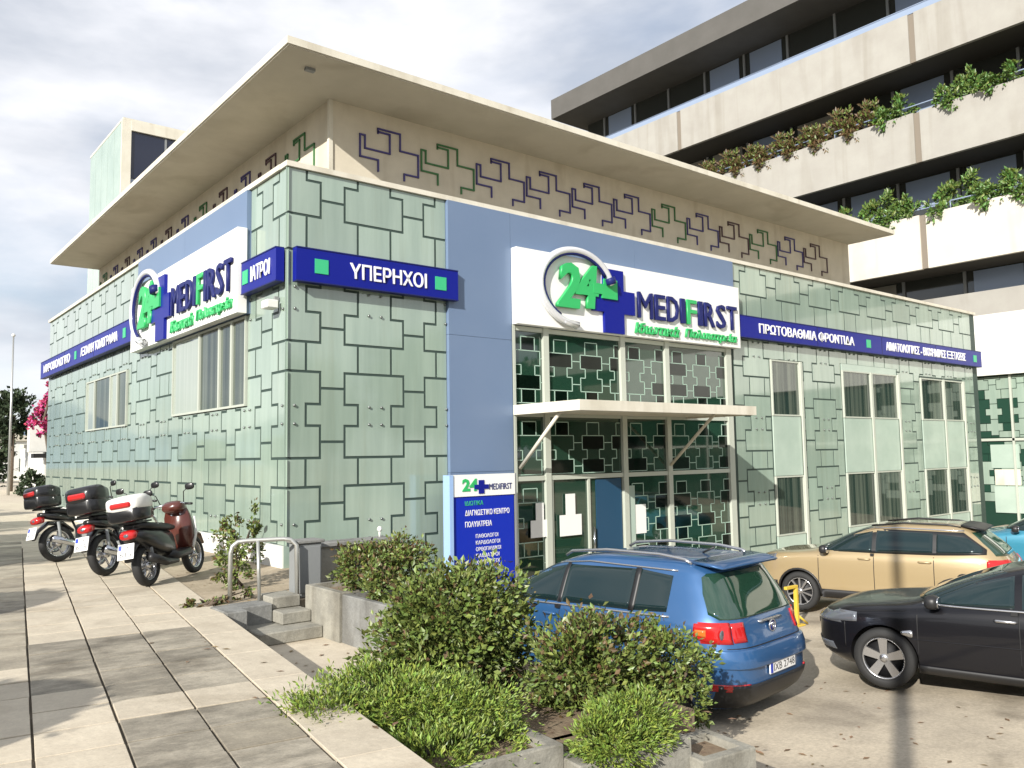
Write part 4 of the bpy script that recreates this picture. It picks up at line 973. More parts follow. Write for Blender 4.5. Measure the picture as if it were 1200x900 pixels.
# --- gold SUV with dark glasshouse
def gold_suv():
    pm = paint('gold_metallic', (.38,.29,.16), .3)
    lv = [(.26,2.05,-2.05,.82),(.36,2.17,-2.15,.89),(.52,2.225,-2.20,.915),(.74,2.23,-2.215,.92),(.90,2.19,-2.20,.915),(1.0,2.02,-2.17,.905),(1.05,1.6,-2.14,.893),(1.10,1.15,-2.10,.87),
          (1.2,.92,-2.02,.82),(1.34,.62,-1.86,.76),(1.46,.33,-1.70,.70),(1.54,.06,-1.58,.65),(1.59,-.2,-1.45,.58),(1.615,-.45,-1.3,.45),(1.625,-.7,-1.05,.2)]
    c = Car(lv, (5., 5.)); r = thing('parked_car', 'gold SUV with black rear pillar parked broadside by the clinic', 'car', (9.10,-5.05,lz(-5.0)), rad(104))
    c.body('body', pm, r, [(1.33,.35),(-1.34,.35)], .40)
    for sg in (-1, 1):
        for q in (c.side([(.02,1.125,1.47),(.40,1.118,1.385),(.88,1.11,1.17),(.93,1.11,1.12)], sg), c.side([(-.98,1.15,1.475),(-.05,1.127,1.485)], sg), c.side([(-1.74,1.19,1.26),(-1.5,1.175,1.42),(-1.04,1.152,1.465)], sg)): q.build('side_window', M['carglass'], r)
        q = MB(); c.side([(-1.80,1.16,1.24),(-1.45,1.14,1.50),(-1.02,1.12,1.505),(-.02,1.105,1.515),(.42,1.105,1.40),(1.0,1.09,1.10)], sg, .003, 26, 6, q); q.build('window_surround', M['black'], r)
        q = MB(); c.side([(-1.46,1.515,1.535),(-.4,1.535,1.553),(.05,1.515,1.53),(.45,1.405,1.42),(1.0,1.10,1.112)], sg, .008, 24, 1, q); q.build('chrome_trim', M['alloy'], r)
        q = MB()
        for x in (.96, -.02, -1.0): seamx(c, x, .42, 1.09, sg, q)
        q.build('door_seam', M['seam'], r)
        q = MB(); c.side([(-.95,.27,.43),(.93,.27,.43)], sg, .014, 20, 2, q); q.build('sill_trim', M['black'], r)
        for x in (1.33, -1.34):
            q = MB(); pts = []
            for k in range(15):
                a = rad(-5+190*k/14); xx, zz_ = x+.405*math.cos(a), .35+.405*math.sin(a); pts.append((xx, sg*(c.sy(xx, max(.3,zz_))+.004), zz_))
            q.tube(pts, .022, 6); q.build('wheel_arch_trim', M['black'], r); wheel(r, x, sg*.80, .35, .225, sg, 'multi')
        for x in (.14, -.86): handle(c, r, x, 1.0, sg, pm)
        mirror(c, r, .83, 1.08, sg, M['black'])
        q = MB(); c.side([(-2.12,.92,1.09),(-1.80,.95,1.06)], sg, .012, 8, 4, q); c.end([(.92,*sorted((sg*.50,sg*.82))),(1.08,*sorted((sg*.50,sg*.80)))], -1, .012, 8, q); q.build('tail_light', M['red'], r)
        q = MB(); c.side([(1.78,.88,1.0),(2.1,.84,.95)], sg, .008, 6, 3, q); c.end([(.86,*sorted((sg*.5,sg*.8))),(.97,*sorted((sg*.5,sg*.78)))], 1, .01, 6, q); q.build('headlight', M['lens'], r)
    q = c.end([(1.14,-.70,.70),(1.34,-.64,.64),(1.50,-.56,.56)], -1, .012, 18); q.build('rear_window', M['darkglass'], r)
    q = c.end([(1.13,-.72,.72),(1.30,-.67,.67),(1.52,-.56,.56)], 1, .012, 18); q.build('windscreen', M['carglass'], r)
    q = MB(); q.loft([(-1.40,0,1.60,.56,.022),(-1.58,0,1.575,.58,.022),(-1.76,0,1.54,.54,.014)], 20, 0, .4); q.build('spoiler', M['black'], r)
    q = MB(); c.end([(.28,-.82,.82),(.40,-.86,.86),(.56,-.87,.87)], -1, .02, 20, q); q.build('rear_valance', M['black'], r)
    q = MB(); c.end([(.30,-.80,.80),(.42,-.84,.84),(.52,-.85,.85)], 1, .02, 20, q); c.end([(.58,-.5,.5),(.76,-.6,.6)], 1, .012, 12, q); q.build('front_grille', M['black'], r)
    plate(r, 'number_plate', c.ex(0,.72,-1)-.012, 0, .72, -1); plate(r, 'number_plate', c.ex(0,.5,1)+.03, 0, .48, 1)
    for sg in (-1, 1):
        q = MB(); q.tube([(.05,sg*.60,1.56),(-.5,sg*.585,1.625),(-1.2,sg*.56,1.61),(-1.4,sg*.55,1.57)], .016, 8); q.build('roof_rail', M['black'], r)
    r.scale = (.95,.97,.98); return r
gold_suv()

# --- black hatchback in front
def black_hatch():
    pm = mat('black_paint', (.006,.006,.008), .3, 0, coat=.4, spec=.25)
    lv = [(.20,1.95,-1.95,.80),(.30,2.08,-2.06,.87),(.46,2.13,-2.10,.892),(.64,2.13,-2.10,.90),(.76,2.05,-2.08,.898),(.84,1.86,-2.05,.89),(.895,1.50,-2.03,.878),(.945,1.10,-2.0,.855),
          (1.05,.86,-1.90,.80),(1.18,.56,-1.78,.735),(1.28,.28,-1.66,.68),(1.36,.02,-1.54,.62),(1.41,-.22,-1.40,.54),(1.435,-.42,-1.2,.42),(1.445,-.6,-.95,.2)]
    c = Car(lv, (4.6, 5.)); r = thing('parked_car', 'black hatchback with silver five spoke wheels cut off by the right edge', 'car', (4.76,-8.86,lz(-8.9)), rad(103))
    c.body('body', pm, r, [(1.30,.325),(-1.26,.325)], .37)
    for sg in (-1, 1):
        for q in (c.side([(.0,.985,1.30),(.40,.975,1.20),(.82,.965,1.0),(.86,.965,.985)], sg), c.side([(-.92,1.0,1.31),(-.07,.987,1.315)], sg), c.side([(-1.45,1.04,1.18),(-1.2,1.02,1.28),(-.98,1.005,1.30)], sg)): q.build('side_window', M['carglass'], r)
        q = MB(); c.side([(-1.5,.975,.99),(.9,.945,.96)], sg, .010, 20, 1, q); q.build('chrome_trim', M['alloy'], r)
        q = MB()
        for x in (.93, -.04, -.95): seamx(c, x, .38, .95, sg, q)
        q.build('door_seam', M['seam'], r)
        q = MB(); c.side([(-.9,.20,.30),(.93,.20,.30)], sg, .014, 20, 2, q); q.build('sill_trim', M['black'], r)
        q = MB(); c.side([(.98,.60,.66),(1.0,.59,.67),(1.10,.62,.65)], sg, .010, 4, 2, q); q.build('side_repeater', M['alloy'], r)
        for x in (.08, -.84): handle(c, r, x, .86, sg, M['alloy'])
        mirror(c, r, .76, .94, sg, M['black'])
        for x in (1.30, -1.26): wheel(r, x, sg*.79, .325, .215, sg, 'five')
        q = MB(); c.side([(1.58,.70,.80),(1.80,.68,.80),(1.98,.66,.74)], sg, .008, 8, 4, q); c.end([(.66,*sorted((sg*.52,sg*.80))),(.77,*sorted((sg*.52,sg*.76)))], 1, .01, 6, q); q.build('headlight', M['lens'], r)
        q = MB(); c.end([(.34,*sorted((sg*.5,sg*.74))),(.42,*sorted((sg*.5,sg*.74)))], 1, .012, 5, q); q.build('fog_light', M['lens'], r)
        q = MB(); c.end([(.74,*sorted((sg*.45,sg*.8))),(.88,*sorted((sg*.45,sg*.8)))], -1, .012, 6, q); q.build('tail_light', M['red'], r)
    for sg in (-1, 1):
        q = MB(); c.side([(1.05,.868,.875),(1.3,.845,.852),(1.62,.80,.807)], sg, .003, 12, 1, q); q.build('bonnet_seam', M['seam'], r)
        q = MB(); c.side([(1.72,.40,.68),(1.732,.40,.68)], sg, .002, 1, 8, q); q.build('bumper_seam', M['seam'], r)
        q = MB(); c.side([(-1.7,.62,.635),(-.9,.60,.612),(1.0,.57,.58)], sg, .004, 24, 1, q); q.build('side_crease', pm, r)
    q = c.end([(.985,-.70,.70),(1.15,-.64,.64),(1.32,-.55,.55)], 1, .012, 18); q.build('windscreen', M['carglass'], r)
    q = c.end([(1.0,-.68,.68),(1.18,-.62,.62),(1.32,-.54,.54)], -1, .012, 18); q.build('rear_window', M['darkglass'], r)
    q = MB(); c.end([(.28,-.5,.5),(.44,-.6,.6)], 1, .012, 14, q); c.end([(.58,-.45,.45),(.70,-.5,.5)], 1, .012, 12, q); q.build('front_grille', M['seam'], r)
    plate(r, 'number_plate', c.ex(0,.5,1)+.02, 0, .5, 1)
    return r
black_hatch()
def teal_hatch():
    pm = paint('teal_paint', (.03,.20,.30), .2)
    lv = [(.20,1.85,-1.85,.78),(.32,1.98,-1.95,.85),(.5,2.02,-1.99,.87),(.72,2.0,-1.98,.875),(.84,1.88,-1.95,.865),(.93,1.45,-1.92,.85),(.98,1.1,-1.88,.83),(1.1,.85,-1.8,.78),(1.3,.45,-1.66,.70),(1.42,.1,-1.5,.62),(1.47,-.3,-1.3,.48),(1.485,-.6,-1.,.2)]
    c = Car(lv, (4.6, 5.)); r = thing('parked_car', 'teal hatchback with dark roof glimpsed behind the gold SUV', 'car', (15.4,-5.8,lz(-5.8)), rad(104))
    c.body('body', pm, r, [(1.22,.31),(-1.22,.31)], .355)
    for sg in (-1, 1):
        for q in (c.side([(.0,1.01,1.36),(.40,1.005,1.28),(.80,1.0,1.06)], sg), c.side([(-1.3,1.03,1.33),(-.07,1.01,1.375)], sg)): q.build('side_window', M['carglass'], r)
        for x in (1.22, -1.22): wheel(r, x, sg*.77, .31, .2, sg, 'five')
        q = MB()
        for x in (.93, -.04, -.95): seamx(c, x, .38, .98, sg, q)
        q.build('door_seam', M['seam'], r); handle(c, r, .08, .9, sg, pm); mirror(c, r, .74, .98, sg, M['black'])
        q = MB(); c.side([(1.5,.72,.86),(1.85,.70,.80)], sg, .008, 8, 4, q); q.build('headlight', M['lens'], r)
        q = MB(); c.end([(.76,*sorted((sg*.5,sg*.8))),(.92,*sorted((sg*.5,sg*.8)))], -1, .012, 6, q); q.build('tail_light', M['red'], r)
    c.end([(1.02,-.68,.68),(1.2,-.62,.62),(1.38,-.54,.54)], 1, .012, 16).build('windscreen', M['carglass'], r)
    c.end([(1.02,-.66,.66),(1.2,-.60,.60),(1.36,-.54,.54)], -1, .012, 16).build('rear_window', M['darkglass'], r)
    q = MB(); q.loft([(.0,0,1.42,.52,.02),(-.5,0,1.475,.53,.02),(-1.2,0,1.475,.52,.02),(-1.5,0,1.42,.5,.02)], 18, 0, .4); q.build('roof_panel', M['black'], r)
    return r
teal_hatch()

# --- motorbikes
def bike_wheel(root, x, r, wd, spokes):
    t = MB(); t.lathe([(r*.72,-wd*.42),(r*.86,-wd/2),(r*.97,-wd*.3),(r,0),(r*.97,wd*.3),(r*.86,wd/2),(r*.72,wd*.42)], 32)
    o = t.build('wheel', M['tyre'], root); o.location = (x, 0, r)
    m_ = MB(); m_.lathe([(r*.73,-wd*.36),(r*.66,-wd*.3),(r*.66,wd*.3),(r*.73,wd*.36)], 32); m_.lathe([(.001,-wd*.5),(r*.16,-wd*.5),(r*.16,wd*.5),(.001,wd*.5)], 16, None, 0, False)
    for k in range(spokes):
        a = 2*math.pi*k/spokes; m_.tube([(r*.1*math.cos(a),0,r*.1*math.sin(a)), (r*.7*math.cos(a+.15),0,r*.7*math.sin(a+.15))], r*.055, 6)
    m_.build('rim', M['alloy'], o)
    d = MB(); d.lathe([(r*.25,wd*.55),(r*.45,wd*.55),(r*.45,wd*.6),(r*.25,wd*.6)], 24); d.build('brake_disc', M['chrome'], o); return o
def bike(label, loc, rz, kind, case, body, lean=8):
    r = thing('motorbike', label, 'motorbike', loc, rz); r.rotation_euler = (rad(-lean), 0, rz)
    sc_ = kind == 'scooter'; rr = .285 if sc_ else .315; rf = .29 if sc_ else .315; wb = 1.28 if sc_ else 1.38
    bike_wheel(r, 0, rr, .13, 6 if sc_ else 5); bike_wheel(r, wb, rf, .11, 6 if sc_ else 5)
    hx = wb-.42; hz = 1.04 if not sc_ else 1.05
    for sg in (-1, 1):
        q = MB(); q.tube([(wb,sg*.09,rf),(wb-.2,sg*.09,rf+.42),(wb-.33,sg*.07,hz-.12)], .024, 8); q.build('fork_leg', M['chrome'], r)
        q = MB(); q.tube([(hx+.02,sg*.18,hz+.02),(hx-.02,sg*.22,hz+.18),(hx-.03,sg*.27,hz+.21)], .008, 6); q.ball((hx-.03,sg*.33,hz+.24), .02, .075, .05, 12, 8, 0, None, .7); q.build('mirror', M['bblack'], r)
        q = MB(); q.tube([(hx-.06,sg*.24,hz),(hx-.10,sg*.37,hz-.02)], .018, 8); q.build('hand_grip', M['black'], r)
    q = MB(); q.tube([(hx-.07,-.27,hz),(hx+.02,-.12,hz+.03),(hx+.05,0,hz),(hx+.02,.12,hz+.03),(hx-.07,.27,hz)], .013, 8); q.build('handlebar', M['chrome'], r)
    q = MB(); q.loft([(wb-.34,0,rf+.12,.03,.02),(wb-.22,0,rf+.28,.065,.03),(wb,0,rf+.345,.07,.03),(wb+.22,0,rf+.28,.06,.025),(wb+.34,0,rf+.14,.03,.02)], 12); q.build('front_mudguard', body, r)
    if sc_:
        q = MB(); q.loft([(hx+.30,0,.52,.12,.20),(hx+.22,0,.66,.19,.34),(hx+.13,0,.72,.21,.36),(hx+.08,0,.74,.20,.33)], 18, 0, .8); q.build('leg_shield', body, r)
        q = MB(); q.loft([(hx+.22,0,.93,.08,.05),(hx+.15,0,1.0,.15,.09),(hx+.02,0,1.03,.17,.09),(hx-.08,0,1.02,.12,.05)], 16); q.build('handlebar_cowl', body, r)
        q = MB(); q.loft([(hx+.1,0,.36,.17,.06),(.62,0,.33,.19,.06),(.45,0,.36,.17,.09)], 14, 0, .5); q.build('footboard', M['black'], r)
        q = MB(); q.loft([(.66,0,.42,.10,.10),(.52,0,.52,.17,.20),(.2,0,.58,.19,.19),(-.12,0,.66,.17,.13),(-.34,0,.72,.10,.06)], 18, 0, .8); q.build('rear_fairing', M['bblack'], r)
        q = MB(); q.loft([(.66,0,.74,.12,.04),(.45,0,.76,.16,.06),(.1,0,.80,.17,.06),(-.22,0,.84,.13,.05)], 16, 0, .7); q.build('seat', M['black'], r)
        q = MB(); q.loft([(.45,.12,.30,.05,.09),(.1,.14,.30,.06,.11),(-.05,.14,.30,.05,.08)], 12); q.build('engine', M['greybox'], r)
        if case[2] == 'white_edge':
            q = MB(); q.tube([(hx+.10,-.20,.40),(hx+.20,-.215,.6),(hx+.20,-.215,.85)], .02, 6); q.tube([(hx+.10,.20,.40),(hx+.20,.215,.6),(hx+.20,.215,.85)], .02, 6); q.build('shield_edge', M['white'], r)
        sz = .84
    else:
        q = MB(); q.loft([(hx-.02,0,.86,.08,.06),(hx-.10,0,.90,.16,.13),(hx-.3,0,.92,.17,.13),(hx-.5,0,.86,.10,.07)], 18, 0, .8); q.build('fuel_tank', body, r)
        q = MB(); q.loft([(hx-.45,0,.82,.10,.04),(hx-.65,0,.80,.16,.05),(.1,0,.86,.14,.05),(-.12,0,.88,.10,.04)], 16, 0, .7); q.build('seat', M['black'], r)
        q = MB(); q.loft([(.30,0,.72,.10,.06),(.0,0,.78,.12,.07),(-.28,0,.82,.07,.04)], 14); q.build('rear_fairing', body, r)
        q = MB(); q.box(.42,.90,-.15,.15,.28,.62,0,None,.04); q.tube([(.7,0,.5),(.84,0,.74)], .10, 12); q.build('engine', M['greybox'], r)
        q = MB(); q.tube([(hx,0,.98),(.75,0,.72),(.3,0,.70),(.45,0,.36),(.0,0,.33)], .03, 8); q.tube([(hx,0,.92),(.88,0,.30),(.45,0,.30)], .025, 8); q.build('frame', M['bblack'], r)
        q = MB(); q.ball((hx+.14,0,.93), .09, .10, .11, 14, 10); q.build('headlight', M['lens'], r)
        sz = .88
    q = MB(); q.tube([(.55,-.16,.26),(.2,-.18,.28),(-.2,-.19,.40)], .05, 10, rs=[.03,.055,.06]); q.build('exhaust', M['chrome'] if not sc_ else M['black'], r)
    q = MB(); q.tube([(.0,.10,rr),(.5,.10,.36)], .03, 8); q.tube([(.02,-.10,rr),(-.02,-.11,.68)], .025, 8); q.build('swing_arm', M['greybox'], r)
    q = MB(); q.loft([(.30,0,rr+.2,.05,.03),(.10,0,rr+.34,.085,.035),(-.15,0,rr+.36,.085,.035),(-.34,0,rr+.22,.07,.03),(-.40,0,rr+.10,.06,.02)], 12); q.build('rear_mudguard', M['bblack'], r)
    q = MB(); q.loft([(-.26,0,.735,.11,.06),(-.34,0,.725,.12,.065),(-.39,0,.715,.09,.045)], 14, 0, .7); tl_ = q.build('tail_light', M['red'], r)
    q = MB(); q.ball((-.385,0,.72),.015,.04,.025); q.build('lens', M['lens'], tl_)
    T = Matrix.Translation((-.43,0,.52)) @ Matrix.Rotation(rad(18),4,'Y')
    q = MB(); q.box(-.006,.006,-.115,.115,-.11,.10,0,T,.002); po = q.build('number_plate', M['plate'], r)
    q = MB(); q.box(-.009,-.0061,.06,.105,.02,.085,0,T); q.build('plate_band', M['eublue'], po)
    for tx, v0, v1 in (('OXH', .02, .08), ('615', -.08, -.01)):
        me = text_mesh(tx, 0, 1, 0, 1, lambda u, v, d: T @ Vector((-d, .085-.17*u if v0 < 0 else .05-.14*u, v0+(v1-v0)*v)), .0065, .0075)
        me.materials.clear(); me.materials.append(M['black']); link('plate_print', me, po)
    q = MB(); q.tube([(.45,.12,.30),(.40,.30,.04),(.44,.34,.035)], .012, 6); q.build('side_stand', M['black'], r)
    # luggage box
    q = MB(); q.box(-.32,.06,-.13,.13,sz+.03,sz+.055); q.build('luggage_rack', M['black'], r)
    x0, hh = -.20, case[3]
    low, top_ = (M['bblack'], M['bblack']) if case[0] == 'black' else (M['bblack'], M['white'])
    q = MB(); q.loft([(x0-.23,0,sz+.06+hh*.30,.17,hh*.24),(x0-.20,0,sz+.06+hh*.30,.225,hh*.30),(x0+.05,0,sz+.06+hh*.30,.24,hh*.31),(x0+.20,0,sz+.06+hh*.30,.21,hh*.28)], 24, 0, .42); q.build('top_case', low, r)
    q = MB(); q.loft([(x0-.235,0,sz+.06+hh*.66,.17,hh*.20),(x0-.19,0,sz+.06+hh*.70,.232,hh*.30),(x0+.05,0,sz+.06+hh*.73,.248,hh*.35),(x0+.19,0,sz+.06+hh*.69,.215,hh*.28)], 24, 0, .5); co_ = q.build('case_lid', top_, r)
    if case[1]:
        q = MB(); q.box(x0-.262,x0-.19,-.15,.15,sz+.06+hh*.56,sz+.06+hh*.78,0,None,.02); q.build('case_reflector', M['red'], r)
    return r
bike('black motorbike with a rounded black top box and red reflector, farthest of the parked motorbikes', (-2.52,3.66,SW+.0), rad(22), 'motorbike', ('black',True,'',.36), M['bblack'], 9)
bike('black motorbike with red tail light between the other two parked motorbikes', (-2.35,1.12,SW), rad(38), 'motorbike', ('black',True,'',.40), M['bblack'], 9)
bike('maroon scooter with a white top box nearest along the glass front', (-2.18,-.45,SW), rad(44), 'scooter', ('white',True,'white_edge',.34), M['skin_red'], 9)

# ------------------------------------------------------------------ planters, steps, rails and small things
def planter(label, pts, z0, z1, m=None, group=None, soil=True):
    # pts: footprint corners
    cx = sum(p[0] for p in pts)/len(pts); cy = sum(p[1] for p in pts)/len(pts)
    o = thing('concrete_planter', label, 'planter', (cx, cy, z0), 0, group)
    n = len(pts); inn = []
    for p in pts:
        d = Vector((cx-p[0], cy-p[1], 0)); l = d.length; d = d*(min(.11, l*.3)/l); inn.append((p[0]+d.x, p[1]+d.y))
    mb = MB(); q = lambda P, z: [(a-cx, b-cy, z-z0) for a, b in P]
    vs = q(pts, z0)+q(pts, z1-.012)+q([(p[0]*.985+cx*.015, p[1]*.985+cy*.015) for p in pts], z1)+q(inn, z1)+q(inn, z1-.12)
    fs = []
    for k in range(4):
        for i in range(n): fs.append((k*n+i, k*n+(i+1) % n, (k+1)*n+(i+1) % n, (k+1)*n+i))
    fs += [tuple(range(n))[::-1]]; mb.add(vs, fs); mb.build('box', m or M['conc'], o)
    s_ = MB(); s_.add(q(inn, z1-.06)+q(inn, z1-.3), [tuple(range(n)), tuple(range(n, 2*n))[::-1]]+[(i, i+n, (i+1) % n+n, (i+1) % n) for i in range(n)]); s_.build('soil', M['soil'], o)
    return o
def rect(x, y, L, W, ang):      # corner x,y ; L along ang ; W behind it
    c, s_ = math.cos(ang), math.sin(ang); return [(x, y), (x+L*c, y+L*s_), (x+L*c-W*s_, y+L*s_+W*c), (x-W*s_, y+W*c)]
planter('concrete planter at the near end of the bed under the wide juniper', rect(-3.0,-8.27,1.22,.55,rad(-5.5)), -2.9, -1.9)
planter('middle concrete planter holding the small juniper', rect(-1.80,-8.56,.98,.55,rad(-6.5)), -2.9, -2.0)
planter('lowest concrete planter at the car park corner, holding bare soil', rect(-.86,-8.80,.52,.5,rad(-7)), -2.9, -2.13)
planter('tall concrete planter beside the steps', [(-1.15,-4.02),(-.2,-4.02),(-.2,-3.15),(-1.15,-3.15)], -2.1, -1.50)
planter('long grey concrete planter running from the steps to the big shrub', [(-1.12,-5.15),(-.3,-5.15),(-.3,-4.03),(-1.12,-4.03)], -2.1, -1.52, M['concg'])
o = thing('planter_block', 'pale grey concrete block at the end of the paved edging', 'planter', (-2.2,-3.1,-2.05))
b = MB(); b.box(-2.17,-1.93,-3.34,-2.80,-2.05,-1.68,bev=.012); b.build('block', M['concg'], o, True)
o = thing('planter_block', 'shaded grey concrete block under the tubular handrail', 'planter', (-1.7,-3.0,-2.05))
b = MB(); b.box(-1.925,-1.52,-3.06,-2.70,-2.05,-1.69,bev=.012); b.build('block', M['concg'], o, True)
stp = thing('entrance_steps', 'three worn concrete steps climbing to the sandy terrace', 'steps', (-1.35,-3.4,-2.05))
for k in range(3):
    b = MB(); b.box(-1.90 if k == 0 else -1.515,-1.152,-3.62+.30*k,-2.6,-2.05+.14*k+(.002 if k else 0),-2.05+.14*(k+1),bev=.012); b.build('step', M['conc'], stp, True)
hr = thing('handrail', 'galvanised tube handrail on the block beside the steps', 'railing', (-1.7,-2.7,-1.69))
def w(mb, pts, r): return mb.tube([(x+1.7, y+2.7, z+1.69) for x, y, z in pts], r, 10)
b = MB(); w(b, [(-1.84,-2.55,-1.69),(-1.84,-2.55,-1.12),(-1.82,-2.56,-1.04),(-1.76,-2.58,-.99),(-1.66,-2.62,-.98),(-1.30,-2.84,-.97),(-1.22,-2.88,-.98),(-1.16,-2.92,-1.05),(-1.15,-2.93,-1.9)], .027); b.build('rail', M['steel'], hr)
b = MB(); w(b, [(-1.56,-2.76,-1.69),(-1.56,-2.70,-.985)], .022); b.build('post', M['steel'], hr)
gb = thing('utility_cabinet', 'grey metal utility cabinet beside the building corner', 'cabinet', (-.95,-2.72,-1.71))
b = MB(); b.box(-.16,.16,-.13,.13,0,.66,bev=.01); b.build('cabinet_body', M['greybox'], gb)
b = MB(); b.box(-.14,.14,-.142,-.131,.06,.62,bev=.004); b.build('door', M['greybox'], gb)
b = MB(); b.box(-.19,.19,-.16,.16,.661,.70,bev=.008); b.build('cap', M['concg'], gb)
lw = thing('retaining_wall', 'low grey wall with dark coping behind the tall planter', 'wall', (.2,-2.35,-2.9))
b = MB(); b.box(-.78,.45,-2.45,-2.25,-2.9,-1.16); b.build('wall', M['conc'], lw, True)
b = MB(); b.box(-.80,.48,-2.50,-2.20,-1.159,-1.10,bev=.01); b.build('coping', M['concg'], lw, True)
gl = thing('garden_lamp', 'small white garden lamp on the low wall coping', 'lamp', (.33,-2.35,-1.10))
b = MB(); b.tube([(0,0,0),(0,0,.08)], .015, 8); b.build('stem', M['white'], gl); b = MB(); b.ball((0,0,.11),.035,.035,.04); b.build('globe', M['white'], gl)
# yellow folding parking post
yb = thing('parking_barrier', 'yellow folding parking barrier in front of the gold SUV wheel', 'barrier', (6.75,-4.72,lz(-4.72)))
b = MB(); b.box(-.16,.16,-.06,.06,0,.03,bev=.008); b.build('base_plate', M['yellow'], yb)
b = MB(); b.box(-.03,.03,-.03,.03,.03,.62,bev=.006); b.build('post', M['yellow'], yb)
b = MB(); b.box(-.30,.03,-.028,.028,.621,.67,bev=.006); b.build('arm', M['yellow'], yb)
b = MB(); b.tube([(.03,0,.18),(.22,-.05,.03)], .018, 8); b.build('brace', M['yellow'], yb)
lt = MB()
for _ in range(240):
    x, y = R.choice(((R.uniform(-3.3,-1.2), R.uniform(-8.2,-4.)), (R.uniform(-.4,1.6), R.uniform(-9.2,-7.)), (R.uniform(-2.1,-.2), R.uniform(-3,3)), (R.uniform(-.3,4), R.uniform(-9.5,-6))))
    z = SW+.004 if x < -2.65 else (-2.045 if (x < -1.1 and y < -3 and y > -6) else (-1.995 if x < -.3 and y < -6 else (SW-.008 if y > -2.9 else (lz(y)+.004 if x > -.25 else None))))
    if z is None: continue
    k = R.uniform(.02,.05); a = R.uniform(0,6.28); c_, s_ = math.cos(a)*k, math.sin(a)*k
    lt.add([(x-c_,y-s_,z), (x+s_*.4,y-c_*.4,z+.006), (x+c_,y+s_,z+.003), (x-s_*.4,y+c_*.4,z+.004)], [(0,1,2,3)])
tag(lt.build('leaf_litter', mat('dead_leaf',(.20,.135,.07),.8,island=.4), recalc=False), 'dry brown fallen leaves scattered over path and car park', 'litter', kind='stuff')
# street lamp standing behind the photographer, its shadow crosses the lot
lp = thing('street_lamp', 'tall grey street lamp post on the pavement', 'street lamp', (-8.62,-14.02,SW))
b = MB(); b.tube([(0,0,0),(0,0,.4),(0,0,6),(0,0,11.2)], .1, 14, rs=[.13,.10,.085,.06]); b.build('post', M['steel'], lp)
b = MB(); b.tube([(0,0,11.1),(-.4,.1,11.6),(-1.5,.4,11.7)], .05, 8); b.build('arm', M['steel'], lp)
b = MB(); b.ball((-1.8,.48,11.68),.4,.16,.09,16,8); b.build('lamp_head', M['greybox'], lp)
# far end of the street
def at40(*a): return a
fp = thing('flag_pole', 'slim pale pole rising at the far end of the street', 'pole', (1.85,40,-2.6))
b = MB(); b.tube([(0,0,0),(0,0,5),(0,0,9.6)], .1, 10, rs=[.08,.06,.04]); b.build('shaft', M['steel'], fp); b = MB(); b.ball((0,0,9.65),.1,.1,.1,10,6); b.build('finial', M['white'], fp)
kb = thing('corner_shop', 'small white shop with a pale box sign beyond the clinic', 'building', (4.5,44,-1.7))
b = MB(); b.box(3.9,9,42,50,-1.7,1.0); b.build('wall', M['white'], kb, True)
b = MB(); b.box(3.0,5.2,41.6,42.1,.62,2.3,bev=.03); b.build('box_sign', M['white'], kb, True)
b = MB(); b.box(3.2,6,41.2,41.99,.3,.55); b.build('fascia', M['black'], kb, True)
b = MB(); b.box(4.3,5.3,41.95,41.999,-1.7,.3); b.build('door', M['winglass'], kb, True)
b = MB(); b.box(3.85,9.1,41.9,50.1,1.001,1.2); b.build('roof', M['cream'], kb, True)
def green_thing(nm, label, cat, loc, blobs, n, s):
    o = thing(nm, label, cat, loc); f = crown(blobs, n, s, .7, .4, 1).build('foliage', M['hedge'], o, recalc=False); f['kind'] = 'stuff'
    b = MB(); b.tube([(0,0,0),(0,0,blobs[0][2])], .1, 6); b.build('trunk', M['bark'], o); return o
green_thing('clipped_hedge', 'dark clipped hedge block at the end of the pavement', 'hedge', (2.6,38,-1.7), [(0,0,.55,.62,.7,.62)], 2600, .16)
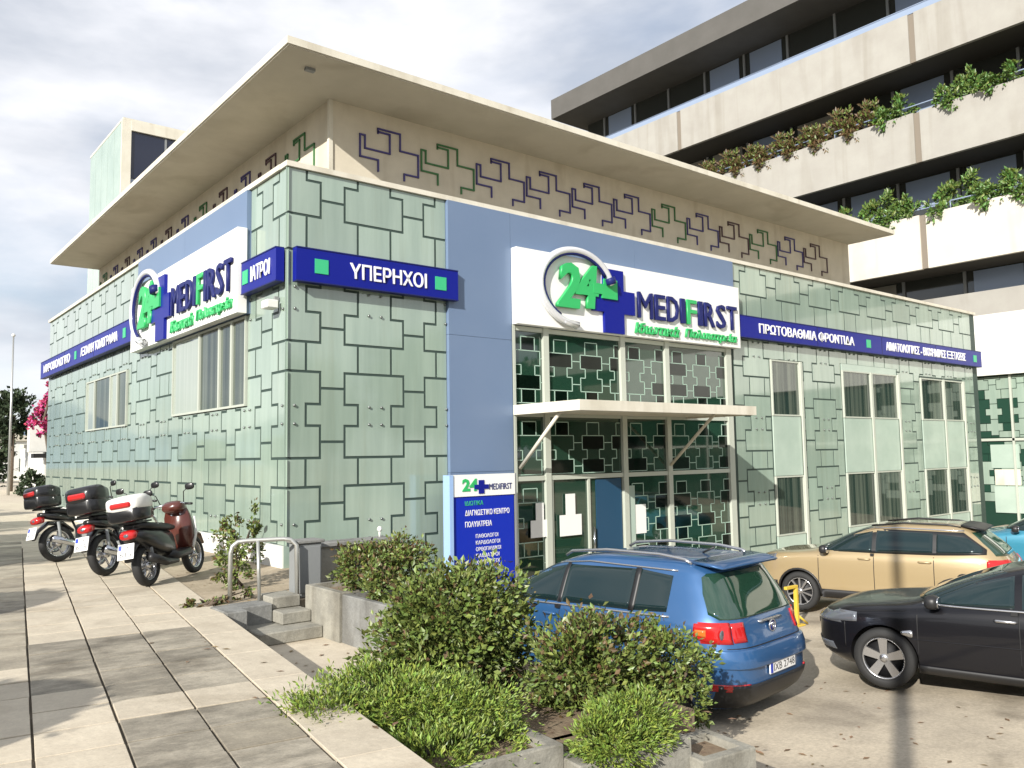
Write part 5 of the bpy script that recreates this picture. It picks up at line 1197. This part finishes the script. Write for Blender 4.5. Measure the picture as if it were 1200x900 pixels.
green_thing('dark_tree', 'dark tree standing behind the pink awning', 'tree', (3.0,47,-1.7), [(0,0,4.7,1.1,1.,1.5), (-.5,0,3.2,.8,.8,1.2)], 2600, .26)
o = thing('bougainvillea', 'bright pink flowering bush climbing at the far end of the clinic wall', 'plant', (3.3,38,-1.7))
f = crown([(0,0,4.6,.55,.6,.8), (-.35,0,3.7,.55,.6,.7), (.1,.1,5.5,.35,.4,.6)], 1900, .17, .8, .4, 2, second=.12).build('blossom', [mat('pink_petal',(.50,.05,.15),.6,island=.3), M['hedge']], o, recalc=False); f['kind'] = 'stuff'
b = MB(); b.tube([(0,0,0),(.1,0,2.),(-.2,0,4.),(.1,0,5.4)], .07, 6); b.build('stem', M['bark'], o)
green_thing('far_tree', 'green tree at the left edge of the far street', 'tree', (3.2,60,-1.7), [(0,0,2.6,1.8,1.8,2.4)], 2200, .35)
for k, (x, y, h, wd_, mm) in enumerate(((4.2,72,3.4,3,'cream'), (8,85,4.,6,'white'), (-2,110,5,8,'cream'))):
    o = thing('far_house', ('low cream house far down the street', 'pale house partly hidden by the shop', 'broad cream house at the end of the road')[k], 'house', (x,y,-1.7))
    b = MB(); b.box(-wd_/2,wd_/2,0,6,0,h); b.build('wall', M[mm], o)
    b = MB(); b.prism([(-wd_/2-.3,h),(wd_/2+.3,h),(0,h+1.)], lambda u, v, d: (u, d, v), -.3, 6.3); b.build('roof', M['soffit'], o)
    for j in range(2): b = MB(); b.box(-wd_/4+j*wd_/2-.4,-wd_/4+j*wd_/2+.4,-.03,.0,.9,2.2); b.build('window', M['winglass'], o)
hm = MB(); nx = 60
for i in range(nx):
    for sgn in (0, 1):
        pass
vs = []; fs = []
for i in range(nx+1):
    x = -320+640*i/nx; h = 26+10*math.sin(i*.31)+7*math.sin(i*.83+1)
    vs += [(x-80,520,-4),(x-40,600,h),(x,720,-4)]
for i in range(nx):
    for j in range(2): fs.append((i*3+j, i*3+j+1, i*3+4+j, i*3+3+j))
hm.add(vs, fs, 0, True); tag(hm.build('hills', M['hill']), kind='structure')
